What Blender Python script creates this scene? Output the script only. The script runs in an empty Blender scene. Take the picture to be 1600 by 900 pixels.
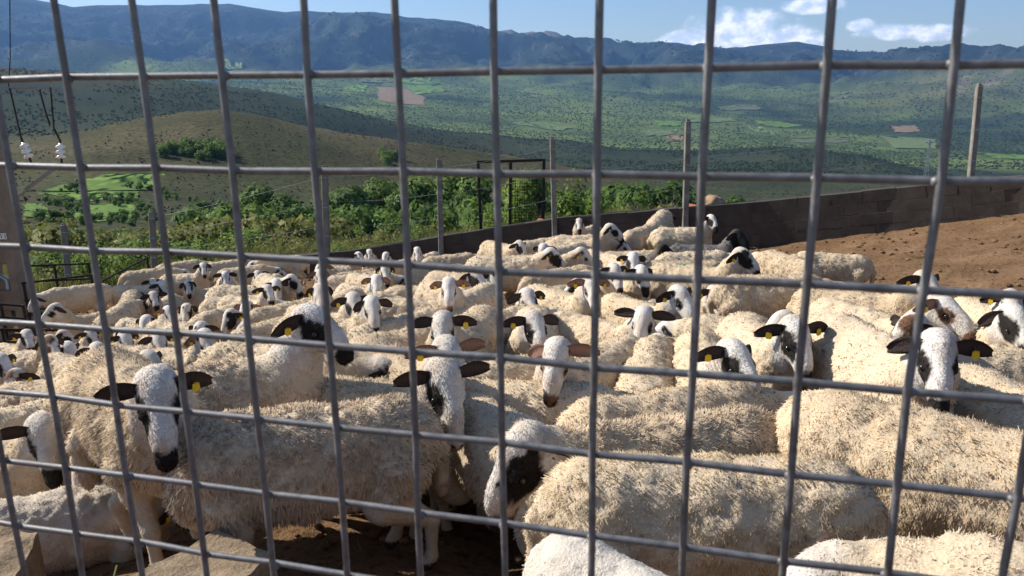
import bpy, math, random
import numpy as np
from mathutils import Vector, Matrix, Quaternion

S = bpy.context.scene
COL = S.collection
rad = math.radians
random.seed(4)

# ------------------------------------------------------------------ camera
FPX = 1200.0                                             # focal length in pixels of the 1600 px wide photograph
g_ = np.array([.01862, .96732, .25286]); g_ = g_/np.linalg.norm(g_)      # gravity seen by the tilted camera
fw_ = np.array([0, 0, 1.])-g_*g_[2]; fw_ /= np.linalg.norm(fw_)
rt_ = np.cross(g_, fw_)
BAS = np.stack([rt_, fw_, -g_])                          # camera axes -> world axes (x right, y ahead, z up)
cam = bpy.data.cameras.new('camera'); cam.lens = 27.0; cam.sensor_width = 36.0
cam.clip_start = .05; cam.clip_end = 90000
cam.dof.use_dof = True; cam.dof.focus_distance = 5.0; cam.dof.aperture_fstop = 9.0
cam_ob = bpy.data.objects.new('camera', cam); COL.objects.link(cam_ob)
mw = Matrix.Identity(4)
for i in range(3):
    mw[i][0] = BAS[i, 0]; mw[i][1] = -BAS[i, 1]; mw[i][2] = -BAS[i, 2]
cam_ob.matrix_world = mw
S.camera = cam_ob

# ------------------------------------------------------------------ sun, sky, exposure
SUN_DIR = Vector((-.80, .30, .60)).normalized()
SUN_EL = math.asin(SUN_DIR.z); SUN_AZ = math.atan2(SUN_DIR.x, SUN_DIR.y)
S.view_settings.view_transform = 'Standard'; S.view_settings.look = 'None'
S.view_settings.exposure = 0.80; S.view_settings.gamma = 1.0
S.cycles.use_denoising = True
S.cycles.max_bounces = 6; S.cycles.diffuse_bounces = 4; S.cycles.transparent_max_bounces = 8; S.cycles.volume_bounces = 0
sun = bpy.data.lights.new('sun', 'SUN'); sun.energy = 4.5; sun.angle = rad(.5); sun.color = (1, .94, .84)
sun_ob = bpy.data.objects.new('sun', sun); COL.objects.link(sun_ob)
sun_ob.rotation_euler = SUN_DIR.to_track_quat('Z', 'Y').to_euler()

class NT:
    """short hand for building node trees"""
    def __init__(self, tree): self.t = tree; self.n = tree.nodes; self.l = tree.links
    def add(self, kind, *ins, **props):
        nd = self.n.new(kind)
        for k, v in props.items(): setattr(nd, k, v)
        for i, v in enumerate(ins):
            if v is None: continue
            self.put(nd.inputs[i], v)
        return nd
    def put(self, sock, v):
        if isinstance(v, bpy.types.NodeSocket): self.l.new(v, sock)
        elif isinstance(v, bpy.types.Node): self.l.new(v.outputs[0], sock)
        else:
            try: sock.default_value = v
            except Exception: sock.default_value = (*v, 1)
    def math(self, op, a, b=None, c=None, clamp=False):
        return self.add('ShaderNodeMath', a, b, c, operation=op, use_clamp=clamp).outputs[0]
    def vmath(self, op, a, b=None):
        nd = self.add('ShaderNodeVectorMath', a, b, operation=op)
        return nd.outputs['Value'] if op in ('DOT_PRODUCT', 'LENGTH') else nd.outputs[0]
    def noise(self, vec, scale, detail=4, rough=.55, dist=0):
        nd = self.add('ShaderNodeTexNoise'); self.put(nd.inputs['Vector'], vec)
        nd.inputs['Scale'].default_value = scale; nd.inputs['Detail'].default_value = detail
        nd.inputs['Roughness'].default_value = rough; nd.inputs['Distortion'].default_value = dist
        return nd.outputs['Fac']
    def ramp(self, fac, stops):
        nd = self.add('ShaderNodeValToRGB', fac); cr = nd.color_ramp
        while len(cr.elements) < len(stops): cr.elements.new(.5)
        for e, (p, c) in zip(cr.elements, stops): e.position = p; e.color = (*c, 1) if len(c) == 3 else c
        return nd.outputs[0]
    def mix(self, fac, a, b, blend='MIX'):
        nd = self.add('ShaderNodeMix', data_type='RGBA', blend_type=blend, clamp_factor=True)
        self.put(nd.inputs[0], fac); self.put(nd.inputs[6], a); self.put(nd.inputs[7], b)
        return nd.outputs[2]
    def mapr(self, v, a, b, c=0., d=1., smooth=True):
        nd = self.add('ShaderNodeMapRange', v, a, b, c, d, interpolation_type='SMOOTHSTEP' if smooth else 'LINEAR'); return nd.outputs[0]

def px_dir(u, v):
    c = np.array([(u-800)/FPX, (v-450)/FPX, 1.]); return BAS@c
def px_pt(u, v, depth):
    return px_dir(u, v)*depth

W = bpy.data.worlds.new('World'); S.world = W; W.use_nodes = True
nt = NT(W.node_tree); bg = W.node_tree.nodes['Background']
sky = nt.add('ShaderNodeTexSky', sky_type='NISHITA', sun_disc=False, sun_elevation=SUN_EL, sun_rotation=SUN_AZ, altitude=700, air_density=1.0, dust_density=1.0, ozone_density=2.0)
bg.inputs[1].default_value = .085
gen = nt.add('ShaderNodeTexCoord').outputs['Generated']
# cumulus: noise puffs over flat bases, gathered round a few places over the horizon, thin scraps elsewhere
def cloud_mask(u, v, ru, rv):
    d = px_dir(u, v); d = d/np.linalg.norm(d)
    e1 = np.cross(d, [0, 0, 1.]); e1 /= np.linalg.norm(e1); e2 = np.cross(e1, d)
    a = nt.math('MULTIPLY', nt.vmath('DOT_PRODUCT', gen, tuple(e1)), FPX/ru)
    b = nt.math('MULTIPLY', nt.vmath('DOT_PRODUCT', gen, tuple(e2)), FPX/rv)
    front = nt.math('GREATER_THAN', nt.vmath('DOT_PRODUCT', gen, tuple(d)), .5)
    r2 = nt.math('ADD', nt.math('MULTIPLY', a, a), nt.math('MULTIPLY', b, b))
    m = nt.math('SUBTRACT', 1.0, r2)
    return nt.math('MULTIPLY', nt.math('MAXIMUM', m, -1.5), front)
dens = None
for args in [(1150, 46, 95, 42), (1235, 60, 75, 32), (1075, 64, 60, 22), (1275, 8, 60, 16), (1400, 50, 70, 16), (1465, 50, 60, 16), (1345, 40, 26, 12), (700, -260, 260, 40), (-500, -60, 200, 40), (2300, 10, 240, 40)]:
    m = cloud_mask(*args); dens = m if dens is None else nt.math('MAXIMUM', dens, m)
sq = nt.vmath('MULTIPLY', gen, (1, 1, 1.5))
n1 = nt.noise(sq, 24, 8, .60); n2 = nt.noise(nt.vmath('ADD', sq, tuple(np.array(SUN_DIR)*.012)), 24, 8, .60)
cov = nt.math('ADD', nt.math('MULTIPLY', dens, .43), nt.math('MULTIPLY', n1, .54))
alpha = nt.mapr(cov, .43, .62)
lit = nt.math('ADD', nt.mapr(nt.math('SUBTRACT', n1, n2), -.07, .09, 0., 1., False), nt.math('MULTIPLY', nt.mapr(cov, .45, .8), .15))
ccol = nt.ramp(lit, [(0, (6.2, 7.2, 8.8)), (.5, (8.6, 9.0, 9.8)), (1, (12, 11.8, 11.5))])
skyc = nt.mix(nt.math('MULTIPLY', alpha, .93), sky.outputs[0], ccol)
nt.l.new(skyc, bg.inputs[0])

HAZE = 4.6e-5

# ------------------------------------------------------------------ materials
M = {}
def new_mat(name, color=None, rough=.9, spec=.2, metal=0.):
    m = bpy.data.materials.new(name); m.use_nodes = True; t = NT(m.node_tree); b = m.node_tree.nodes['Principled BSDF']
    b.inputs['Roughness'].default_value = rough; b.inputs['Specular IOR Level'].default_value = spec; b.inputs['Metallic'].default_value = metal
    if color is not None: b.inputs['Base Color'].default_value = (*color, 1)
    M[name] = m
    return m, t, b
def bump(t, b, h, strength=.5, dist=.01):
    nd = t.add('ShaderNodeBump'); nd.inputs['Strength'].default_value = strength; nd.inputs['Distance'].default_value = dist
    t.put(nd.inputs['Height'], h); t.l.new(nd.outputs[0], b.inputs['Normal'])
def attr(t, name):
    return t.add('ShaderNodeAttribute', attribute_name=name).outputs['Color']
def objc(t): return t.add('ShaderNodeTexCoord').outputs['Object']
def posn(t): return t.add('ShaderNodeNewGeometry').outputs['Position']

m, t, b = new_mat('coat', rough=.75, spec=.18)
oc = objc(t); oi = t.add('ShaderNodeObjectInfo'); a = t.mix(oi.outputs['Alpha'], attr(t, 'coat'), attr(t, 'coat_other'))
a = t.mix(1., a, t.ramp(oi.outputs['Random'], [(0, (.86, .82, .77)), (.5, (.97, .95, .92)), (1, (1, 1, 1))]), 'MULTIPLY')
nz = t.noise(t.vmath('MULTIPLY', oc, (1, 1, 1)), 160, 4, .7)
fine = t.ramp(nz, [(.3, (.80, .79, .78)), (.7, (1.08, 1.08, 1.08))])
vc = t.add('ShaderNodeTexVoronoi'); t.put(vc.inputs['Vector'], t.vmath('ADD', oc, t.vmath('MULTIPLY', t.add('ShaderNodeCombineXYZ', t.noise(oc, 45, 2), t.noise(oc, 52, 2), t.noise(oc, 39, 2)), (.03, .03, .03)))); vc.inputs['Scale'].default_value = 75
t.put(b.inputs['Base Color'], t.mix(1., a, fine, 'MULTIPLY')); bump(t, b, t.math('ADD', nz, t.math('MULTIPLY', vc.outputs['Distance'], .9)), .5, .006)

m, t, b = new_mat('wool', rough=1., spec=.05)
a = attr(t, 'coat'); oi = t.add('ShaderNodeObjectInfo')
wc = t.mix(1., a, oi.outputs['Color'], 'MULTIPLY')
t.put(b.inputs['Base Color'], wc)
tr = t.add('ShaderNodeBsdfTranslucent', wc); mx = t.add('ShaderNodeMixShader', .22, b.outputs[0], tr.outputs[0])
t.l.new(mx.outputs[0], m.node_tree.nodes['Material Output'].inputs[0])

new_mat('eye', (.012, .008, .006), .12, .6)
m, t, b = new_mat('tag', (.78, .50, .02), .45, .4)
new_mat('tag_stud', (.02, .02, .02), .5, .3)

m, t, b = new_mat('galvanised', rough=.45, metal=.45, spec=.5)
p = posn(t); n = t.noise(p, 60, 5, .65); n3 = t.noise(p, 9, 3, .6)
t.put(b.inputs['Base Color'], t.mix(t.mapr(n3, .45, .75, 0, .5), t.ramp(n, [(.3, (.115, .112, .116)), (.7, (.25, .247, .25))]), (.10, .085, .08)))
t.put(b.inputs['Roughness'], t.mapr(n, .3, .7, .46, .68)); bump(t, b, n, .25, .002)

m, t, b = new_mat('rusty_iron', rough=.8, metal=.2)
n = t.noise(posn(t), 14, 5, .7)
t.put(b.inputs['Base Color'], t.ramp(n, [(.35, (.018, .017, .017)), (.6, (.045, .033, .027)), (.8, (.10, .05, .028))]))

m, t, b = new_mat('concrete', rough=.95)
p = posn(t); n = t.noise(p, 5, 6, .65); n2_ = t.noise(p, 70, 3, .6)
t.put(b.inputs['Base Color'], t.mix(t.mapr(n2_, .4, .7, 0, .35), t.ramp(n, [(.3, (.13, .115, .095)), (.55, (.21, .19, .16)), (.75, (.30, .275, .24))]), (.17, .155, .135)))
bump(t, b, t.math('ADD', n, t.math('MULTIPLY', n2_, .5)), .5, .01)

m, t, b = new_mat('pole_concrete', rough=.95)
p = posn(t); n = t.noise(p, 4, 6, .65)
t.put(b.inputs['Base Color'], t.ramp(n, [(.3, (.19, .15, .11)), (.7, (.29, .235, .18))])); bump(t, b, n, .4, .01)

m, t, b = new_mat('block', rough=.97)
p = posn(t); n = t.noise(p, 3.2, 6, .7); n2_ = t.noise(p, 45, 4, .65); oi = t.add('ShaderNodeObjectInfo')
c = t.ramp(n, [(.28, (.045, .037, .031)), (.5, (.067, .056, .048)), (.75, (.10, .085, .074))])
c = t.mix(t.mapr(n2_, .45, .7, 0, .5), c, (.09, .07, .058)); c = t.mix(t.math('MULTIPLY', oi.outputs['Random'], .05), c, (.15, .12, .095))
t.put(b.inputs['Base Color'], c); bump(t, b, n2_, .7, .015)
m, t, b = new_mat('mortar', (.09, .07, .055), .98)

m, t, b = new_mat('dirt', rough=1., spec=.05)
p = posn(t); n = t.noise(p, 1.3, 6, .65); n2_ = t.noise(p, 17, 6, .7); n3 = t.noise(p, 90, 3, .6)
c = t.ramp(n, [(.3, (.15, .088, .046)), (.5, (.235, .140, .076)), (.7, (.32, .20, .115))])
c = t.mix(t.mapr(n2_, .50, .66, 0, .8), c, (.06, .034, .02)); c = t.mix(t.mapr(n3, .60, .72, 0, .6), c, (.36, .25, .15))
t.put(b.inputs['Base Color'], c); bump(t, b, t.math('ADD', n2_, t.math('MULTIPLY', n3, .35)), 1., .05)

m, t, b = new_mat('clod', rough=1., spec=.05)
n = t.noise(posn(t), 6, 3, .6)
t.put(b.inputs['Base Color'], t.ramp(n, [(.3, (.09, .054, .030)), (.55, (.18, .105, .058)), (.75, (.28, .18, .10))]))

m, t, b = new_mat('sandstone', rough=.95)
p = objc(t); n = t.noise(t.vmath('MULTIPLY', p, (1, 3, 1)), 5, 6, .65); n2_ = t.noise(p, 60, 4, .65)
c = t.ramp(n, [(.3, (.19, .135, .085)), (.55, (.29, .215, .14)), (.75, (.38, .30, .205))])
t.put(b.inputs['Base Color'], t.mix(t.mapr(n2_, .5, .7, 0, .55), c, (.15, .095, .055))); bump(t, b, t.math('ADD', n, n2_), .7, .012)

m, t, b = new_mat('bark', rough=.95)
n = t.noise(t.vmath('MULTIPLY', posn(t), (1, 1, .3)), 6, 5, .6)
t.put(b.inputs['Base Color'], t.ramp(n, [(.3, (.05, .04, .032)), (.7, (.14, .115, .09))]))
new_mat('white_porcelain', (.82, .82, .80), .15, .6)
new_mat('plate_white', (.74, .73, .70), .5, .3)
new_mat('plate_black', (.02, .02, .02), .5, .3)
new_mat('steel', (.34, .35, .36), .4, .5, .7)
new_mat('terracotta', (.42, .13, .06), .9)
m, t, b = new_mat('rock', rough=.95)
n = t.noise(posn(t), 4, 5, .65); t.put(b.inputs['Base Color'], t.ramp(n, [(.3, (.22, .13, .07)), (.7, (.44, .31, .19))]))

def leaf_mat(name, lo, hi, tr=.35):
    m, t, b = new_mat(name, rough=.7, spec=.25)
    oi = t.add('ShaderNodeObjectInfo'); n = t.noise(posn(t), .9, 3, .6); isl = t.add('ShaderNodeNewGeometry').outputs['Random Per Island']
    f = t.math('ADD', t.math('MULTIPLY', isl, .6), t.math('ADD', t.math('MULTIPLY', oi.outputs['Random'], .35), t.math('MULTIPLY', n, .3)))
    c = t.ramp(f, [(.2, lo), (.95, hi)])
    t.put(b.inputs['Base Color'], c)
    tn = t.add('ShaderNodeBsdfTranslucent', c); mx = t.add('ShaderNodeMixShader', tr, b.outputs[0], tn.outputs[0])
    t.l.new(mx.outputs[0], m.node_tree.nodes['Material Output'].inputs[0])
leaf_mat('oak_leaf', (.05, .098, .024), (.13, .21, .05), .45)
leaf_mat('ash_leaf', (.07, .125, .025), (.17, .26, .055), .45)
leaf_mat('bright_leaf', (.085, .145, .020), (.20, .28, .05), .45)
leaf_mat('weed', (.10, .12, .03), (.26, .25, .08), .4)
leaf_mat('scrub', (.040, .040, .022), (.085, .075, .040), .2)
leaf_mat('wood_dark', (.032, .050, .028), (.058, .080, .038), .35)
leaf_mat('wood_pale', (.080, .120, .042), (.125, .175, .060), .45)
new_mat('twig', (.20, .17, .14), .9)

# terrain: cover colour on the vertices, broken up by tree-sized cells
m, t, b = new_mat('terrain', rough=1., spec=.03)
p = posn(t); a = attr(t, 'coat'); tx = attr(t, 'texture_kind')
sp = t.add('ShaderNodeSeparateColor', tx)
v1 = t.add('ShaderNodeTexVoronoi'); t.put(v1.inputs['Vector'], t.vmath('MULTIPLY', p, (1, 1, .4))); v1.inputs['Scale'].default_value = .055
v2 = t.add('ShaderNodeTexVoronoi'); t.put(v2.inputs['Vector'], t.vmath('MULTIPLY', p, (1, 1, .4))); v2.inputs['Scale'].default_value = .42
nb_ = t.noise(p, .0028, 6, .6); nf = t.noise(p, .8, 4, .65)
f1 = t.ramp(v1.outputs['Distance'], [(.15, (1.12, 1.12, 1.1)), (.75, (.80, .82, .86))])
f2 = t.ramp(v2.outputs['Distance'], [(.15, (.48, .52, .52)), (.45, (.95, .95, .95)), (.8, (1.25, 1.22, 1.18))])
c = t.mix(sp.outputs[0], a, t.mix(1., a, f1, 'MULTIPLY')); c = t.mix(sp.outputs[1], c, t.mix(1., c, f2, 'MULTIPLY'))
c = t.mix(1., c, t.ramp(nb_, [(.32, (.56, .60, .68)), (.5, (.95, .95, .95)), (.68, (1.38, 1.32, 1.15))]), 'MULTIPLY')
c = t.mix(.6, c, t.mix(1., c, t.ramp(nf, [(.3, (.7, .7, .7)), (.7, (1.3, 1.3, 1.3))]), 'MULTIPLY'))
t.put(b.inputs['Base Color'], c)
hgt = t.math('MULTIPLY', t.math('SUBTRACT', 1., v1.outputs['Distance']), sp.outputs[0])
bump(t, b, hgt, .4, 6.)

m, t, b = new_mat('grass_field', rough=1., spec=.05)
p = posn(t); oi = t.add('ShaderNodeObjectInfo'); n = t.noise(p, .05, 5, .65); n2_ = t.noise(p, .9, 4, .6)
c = t.mix(1., oi.outputs['Color'], t.ramp(t.math('ADD', t.math('MULTIPLY', n, .6), t.math('MULTIPLY', n2_, .4)), [(.3, (.72, .75, .7)), (.7, (1.25, 1.2, 1.2))]), 'MULTIPLY')
t.put(b.inputs['Base Color'], c)

# ------------------------------------------------------------------ sheep
def vnoise(p, seed=0):
    """smooth value noise at points p (n,3), about -1..1"""
    p = np.asarray(p, float); i = np.floor(p).astype(np.int64); f = p - i; f = f*f*(3-2*f)
    def h(a):
        n = (a[..., 0]*374761393 + a[..., 1]*668265263 + a[..., 2]*2147483647 + seed*1274126177) & 0xFFFFFFFF
        n = ((n ^ (n >> 13))*1274126177) & 0xFFFFFFFF
        n = (n ^ (n >> 16))*668265263 & 0xFFFFFFFF
        return ((n ^ (n >> 15)) & 0xFFFFFF)/float(0xFFFFFF)*2-1
    r = 0
    for dx in (0, 1):
        for dy in (0, 1):
            for dz in (0, 1):
                w = (f[..., 0] if dx else 1-f[..., 0])*(f[..., 1] if dy else 1-f[..., 1])*(f[..., 2] if dz else 1-f[..., 2])
                r = r + w*h(i+np.array([dx, dy, dz]))
    return r

def fbm(p, seed=0, octv=3):
    s = 0; a = 1; t = 0
    p = np.asarray(p, float)
    for o in range(octv):
        s = s + a*vnoise(p*(2**o)+o*17.3, seed+o); t += a; a *= .5
    return s/t

def unit(v):
    v = np.asarray(v, float); return v/(np.linalg.norm(v, axis=-1, keepdims=True)+1e-12)

class Field:
    """signed distance field on a grid, primitives blended smoothly inside their own boxes"""
    def __init__(self, lo, hi, h):
        self.lo = np.array(lo, float); self.h = h
        self.n = np.ceil((np.array(hi)-self.lo)/h).astype(int)+1
        self.f = np.full(self.n, .2, np.float32)
        self.ax = [self.lo[k]+h*np.arange(self.n[k]) for k in range(3)]
    def _box(self, lo, hi, m):
        s = []
        for k in range(3):
            a = int(np.clip(np.floor((lo[k]-m-self.lo[k])/self.h), 0, self.n[k])); b = int(np.clip(np.ceil((hi[k]+m-self.lo[k])/self.h)+1, 0, self.n[k]))
            s.append(slice(a, b))
        X, Y, Z = np.meshgrid(*[self.ax[k][s[k]] for k in range(3)], indexing='ij')
        return tuple(s), np.stack([X, Y, Z], -1).astype(np.float32)
    def _mix(self, s, d, k):
        a = self.f[s]; d = d.astype(np.float32)
        h = np.clip(.5+.5*(a-d)/k, 0, 1)
        self.f[s] = a*(1-h)+d*h-k*h*(1-h)
    def ell(self, c, r, k=.04, R=None):
        c = np.array(c, float); r = np.array(r, float); m = r.max()
        s, P = self._box(c-(m if R is not None else r), c+(m if R is not None else r), .05)
        if 0 in P.shape: return
        q = P-c.astype(np.float32)
        if R is not None: q = q@np.array(R, np.float32)
        k0 = np.sqrt(((q/r)**2).sum(-1)); k1 = np.sqrt(((q/(r*r))**2).sum(-1))+1e-6
        self._mix(s, k0*(k0-1)/k1, k)
    def cone(self, a, b, ra, rb, k=.03):
        a = np.array(a, float); b = np.array(b, float); m = max(ra, rb)
        s, P = self._box(np.minimum(a, b)-m, np.maximum(a, b)+m, .05)
        if 0 in P.shape: return
        d = b-a; t = np.clip(((P-a)@d)/(d@d), 0, 1)
        q = P-a-t[..., None]*d
        self._mix(s, np.sqrt((q*q).sum(-1))-(ra+(rb-ra)*t), k)
    def cut(self, c, r, k=.008, R=None):
        c = np.array(c, float); r = np.array(r, float); m = r.max()
        s, P = self._box(c-m, c+m, .02)
        if 0 in P.shape: return
        q = P-c
        if R is not None: q = q@np.array(R)
        k0 = np.sqrt(((q/r)**2).sum(-1)); k1 = np.sqrt(((q/(r*r))**2).sum(-1))+1e-6
        d = -(k0*(k0-1)/k1); a = self.f[s]
        h = np.clip(.5-.5*(a-d)/k, 0, 1)
        self.f[s] = a*(1-h)+d*h+k*h*(1-h)
    def mesh(self):
        """surface nets"""
        f = self.f; n = self.n; ins = f < 0
        c = [f[i:n[0]-1+i, j:n[1]-1+j, k:n[2]-1+k] for i in (0, 1) for j in (0, 1) for k in (0, 1)]
        tot = sum((x < 0).astype(np.int8) for x in c)
        act = (tot > 0) & (tot < 8)
        idx = np.argwhere(act); vid = np.full(act.shape, -1, np.int64); vid[act] = np.arange(len(idx))
        cv = np.stack([x[act] for x in c], 1)
        off = np.array([(i, j, k) for i in (0, 1) for j in (0, 1) for k in (0, 1)], float)
        acc = np.zeros((len(idx), 3)); cnt = np.zeros(len(idx))
        for a in range(8):
            for b in range(a+1, 8):
                if np.abs(off[a]-off[b]).sum() != 1: continue
                va, vb = cv[:, a], cv[:, b]; m = (va < 0) != (vb < 0)
                t = va[m]/(va[m]-vb[m])
                acc[m] += off[a]+t[:, None]*(off[b]-off[a]); cnt[m] += 1
        V = self.lo+self.h*(idx+acc/cnt[:, None])
        Q = []
        for ax in range(3):
            o1, o2 = [k for k in range(3) if k != ax]
            sl0 = [slice(None)]*3; sl1 = [slice(None)]*3
            sl0[ax] = slice(0, n[ax]-1); sl1[ax] = slice(1, n[ax])
            for o in (o1, o2): sl0[o] = sl1[o] = slice(1, n[o]-1)
            A = ins[tuple(sl0)]; B = ins[tuple(sl1)]
            e = np.argwhere(A != B); flip = A[A != B]
            base = e.copy(); base[:, o1] += 1; base[:, o2] += 1
            q = []
            for d1, d2 in ((-1, -1), (0, -1), (0, 0), (-1, 0)):
                cc = base.copy(); cc[:, o1] += d1; cc[:, o2] += d2
                q.append(vid[cc[:, 0], cc[:, 1], cc[:, 2]])
            q = np.stack(q, 1)
            if ax == 1: flip = ~flip
            q[~flip] = q[~flip][:, ::-1]
            Q.append(q)
        return V, np.concatenate(Q)

def mesh_from(name, V, F, mats=(), smooth=True, col=None):
    me = bpy.data.meshes.new(name)
    V = np.asarray(V, np.float32); me.vertices.add(len(V)); me.vertices.foreach_set('co', V.ravel())
    if isinstance(F, np.ndarray):
        nl = F.shape[1]; me.loops.add(F.size); me.polygons.add(len(F))
        me.loops.foreach_set('vertex_index', F.ravel().astype(np.int32))
        me.polygons.foreach_set('loop_start', np.arange(0, F.size, nl, dtype=np.int32))
    else:
        tot = np.array([len(f) for f in F], np.int32); me.loops.add(int(tot.sum())); me.polygons.add(len(F))
        me.loops.foreach_set('vertex_index', np.concatenate([np.asarray(f, np.int32) for f in F]))
        me.polygons.foreach_set('loop_start', np.concatenate([[0], np.cumsum(tot)[:-1]]).astype(np.int32))
    me.update(calc_edges=True); me.validate()
    me.polygons.foreach_set('use_smooth', np.full(len(me.polygons), smooth))
    if col is not None:
        at = me.color_attributes.new('coat', 'FLOAT_COLOR', 'POINT')
        at.data.foreach_set('color', np.c_[col, np.ones(len(col))].astype(np.float32).ravel())
    for m in mats: me.materials.append(m)
    return me

def rot_cols(x, up):
    """matrix whose columns are forward x, left y, up z"""
    x = unit(x); y = unit(np.cross(up, x)); z = np.cross(x, y); return np.stack([x, y, z], 1)

WHITE = np.array([.74, .70, .645]); BLACK = np.array([.018, .015, .014]); BROWN = np.array([.16, .085, .05]); PINK = np.array([.55, .33, .26])
WOOLB = np.array([.64, .52, .37]); LEG = np.array([.66, .55, .41])
# spots in head coordinates: centre x, side (+1 left, -1 right, 0 both), y, z, radii
COATS = {
 'patch': dict(eye=(.043, .05), eyes=(1, -1), nose=.212, ear=BLACK, nosec=BLACK),
 'small': dict(eye=(.036, .034), eyes=(1, -1), nose=.226, ear=BLACK, nosec=BLACK),
 'pale':  dict(eye=(.020, .020), eyes=(1, -1), nose=.248, ear=BROWN, nosec=PINK),
 'half':  dict(eye=(.050, .06), eyes=(1,), nose=.225, ear=BLACK, nosec=BLACK),
 'droop': dict(eye=(.058, .058), eyes=(1, -1), nose=.215, ear=BLACK, nosec=BLACK),
 'patch_b': dict(eye=(.052, .034), eyes=(1, -1), nose=.186, ear=BLACK, nosec=BLACK, extra=[(.135, -.030, -.045, .020)]),
 'small_b': dict(eye=(.022, .048), eyes=(1, -1), nose=.200, ear=BLACK, nosec=BLACK, extra=[(.02, .02, .01, .018)]),
 'halfr': dict(eye=(.03, .050), eyes=(-1,), nose=.262, ear=BLACK, nosec=PINK),
 'blotch': dict(eye=(.055, .06), eyes=(1, -1), nose=.205, ear=BLACK, nosec=BLACK, extra=[(.02, .035, .0, .035), (.15, -.04, -.06, .03)]),
 'brown': dict(eye=(.055, .05), eyes=(1, -1), nose=.24, ear=BLACK, nosec=BROWN, spotc=BROWN, extra=[(.01, .02, .01, .05), (.12, .04, -.04, .025)]),
 'dark':  dict(all=np.array([.03, .028, .03]), ear=BLACK),
 'muzzle': dict(eye=(.035, .04), eyes=(1, -1), nose=.19, ear=BLACK, nosec=BLACK),
}

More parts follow.
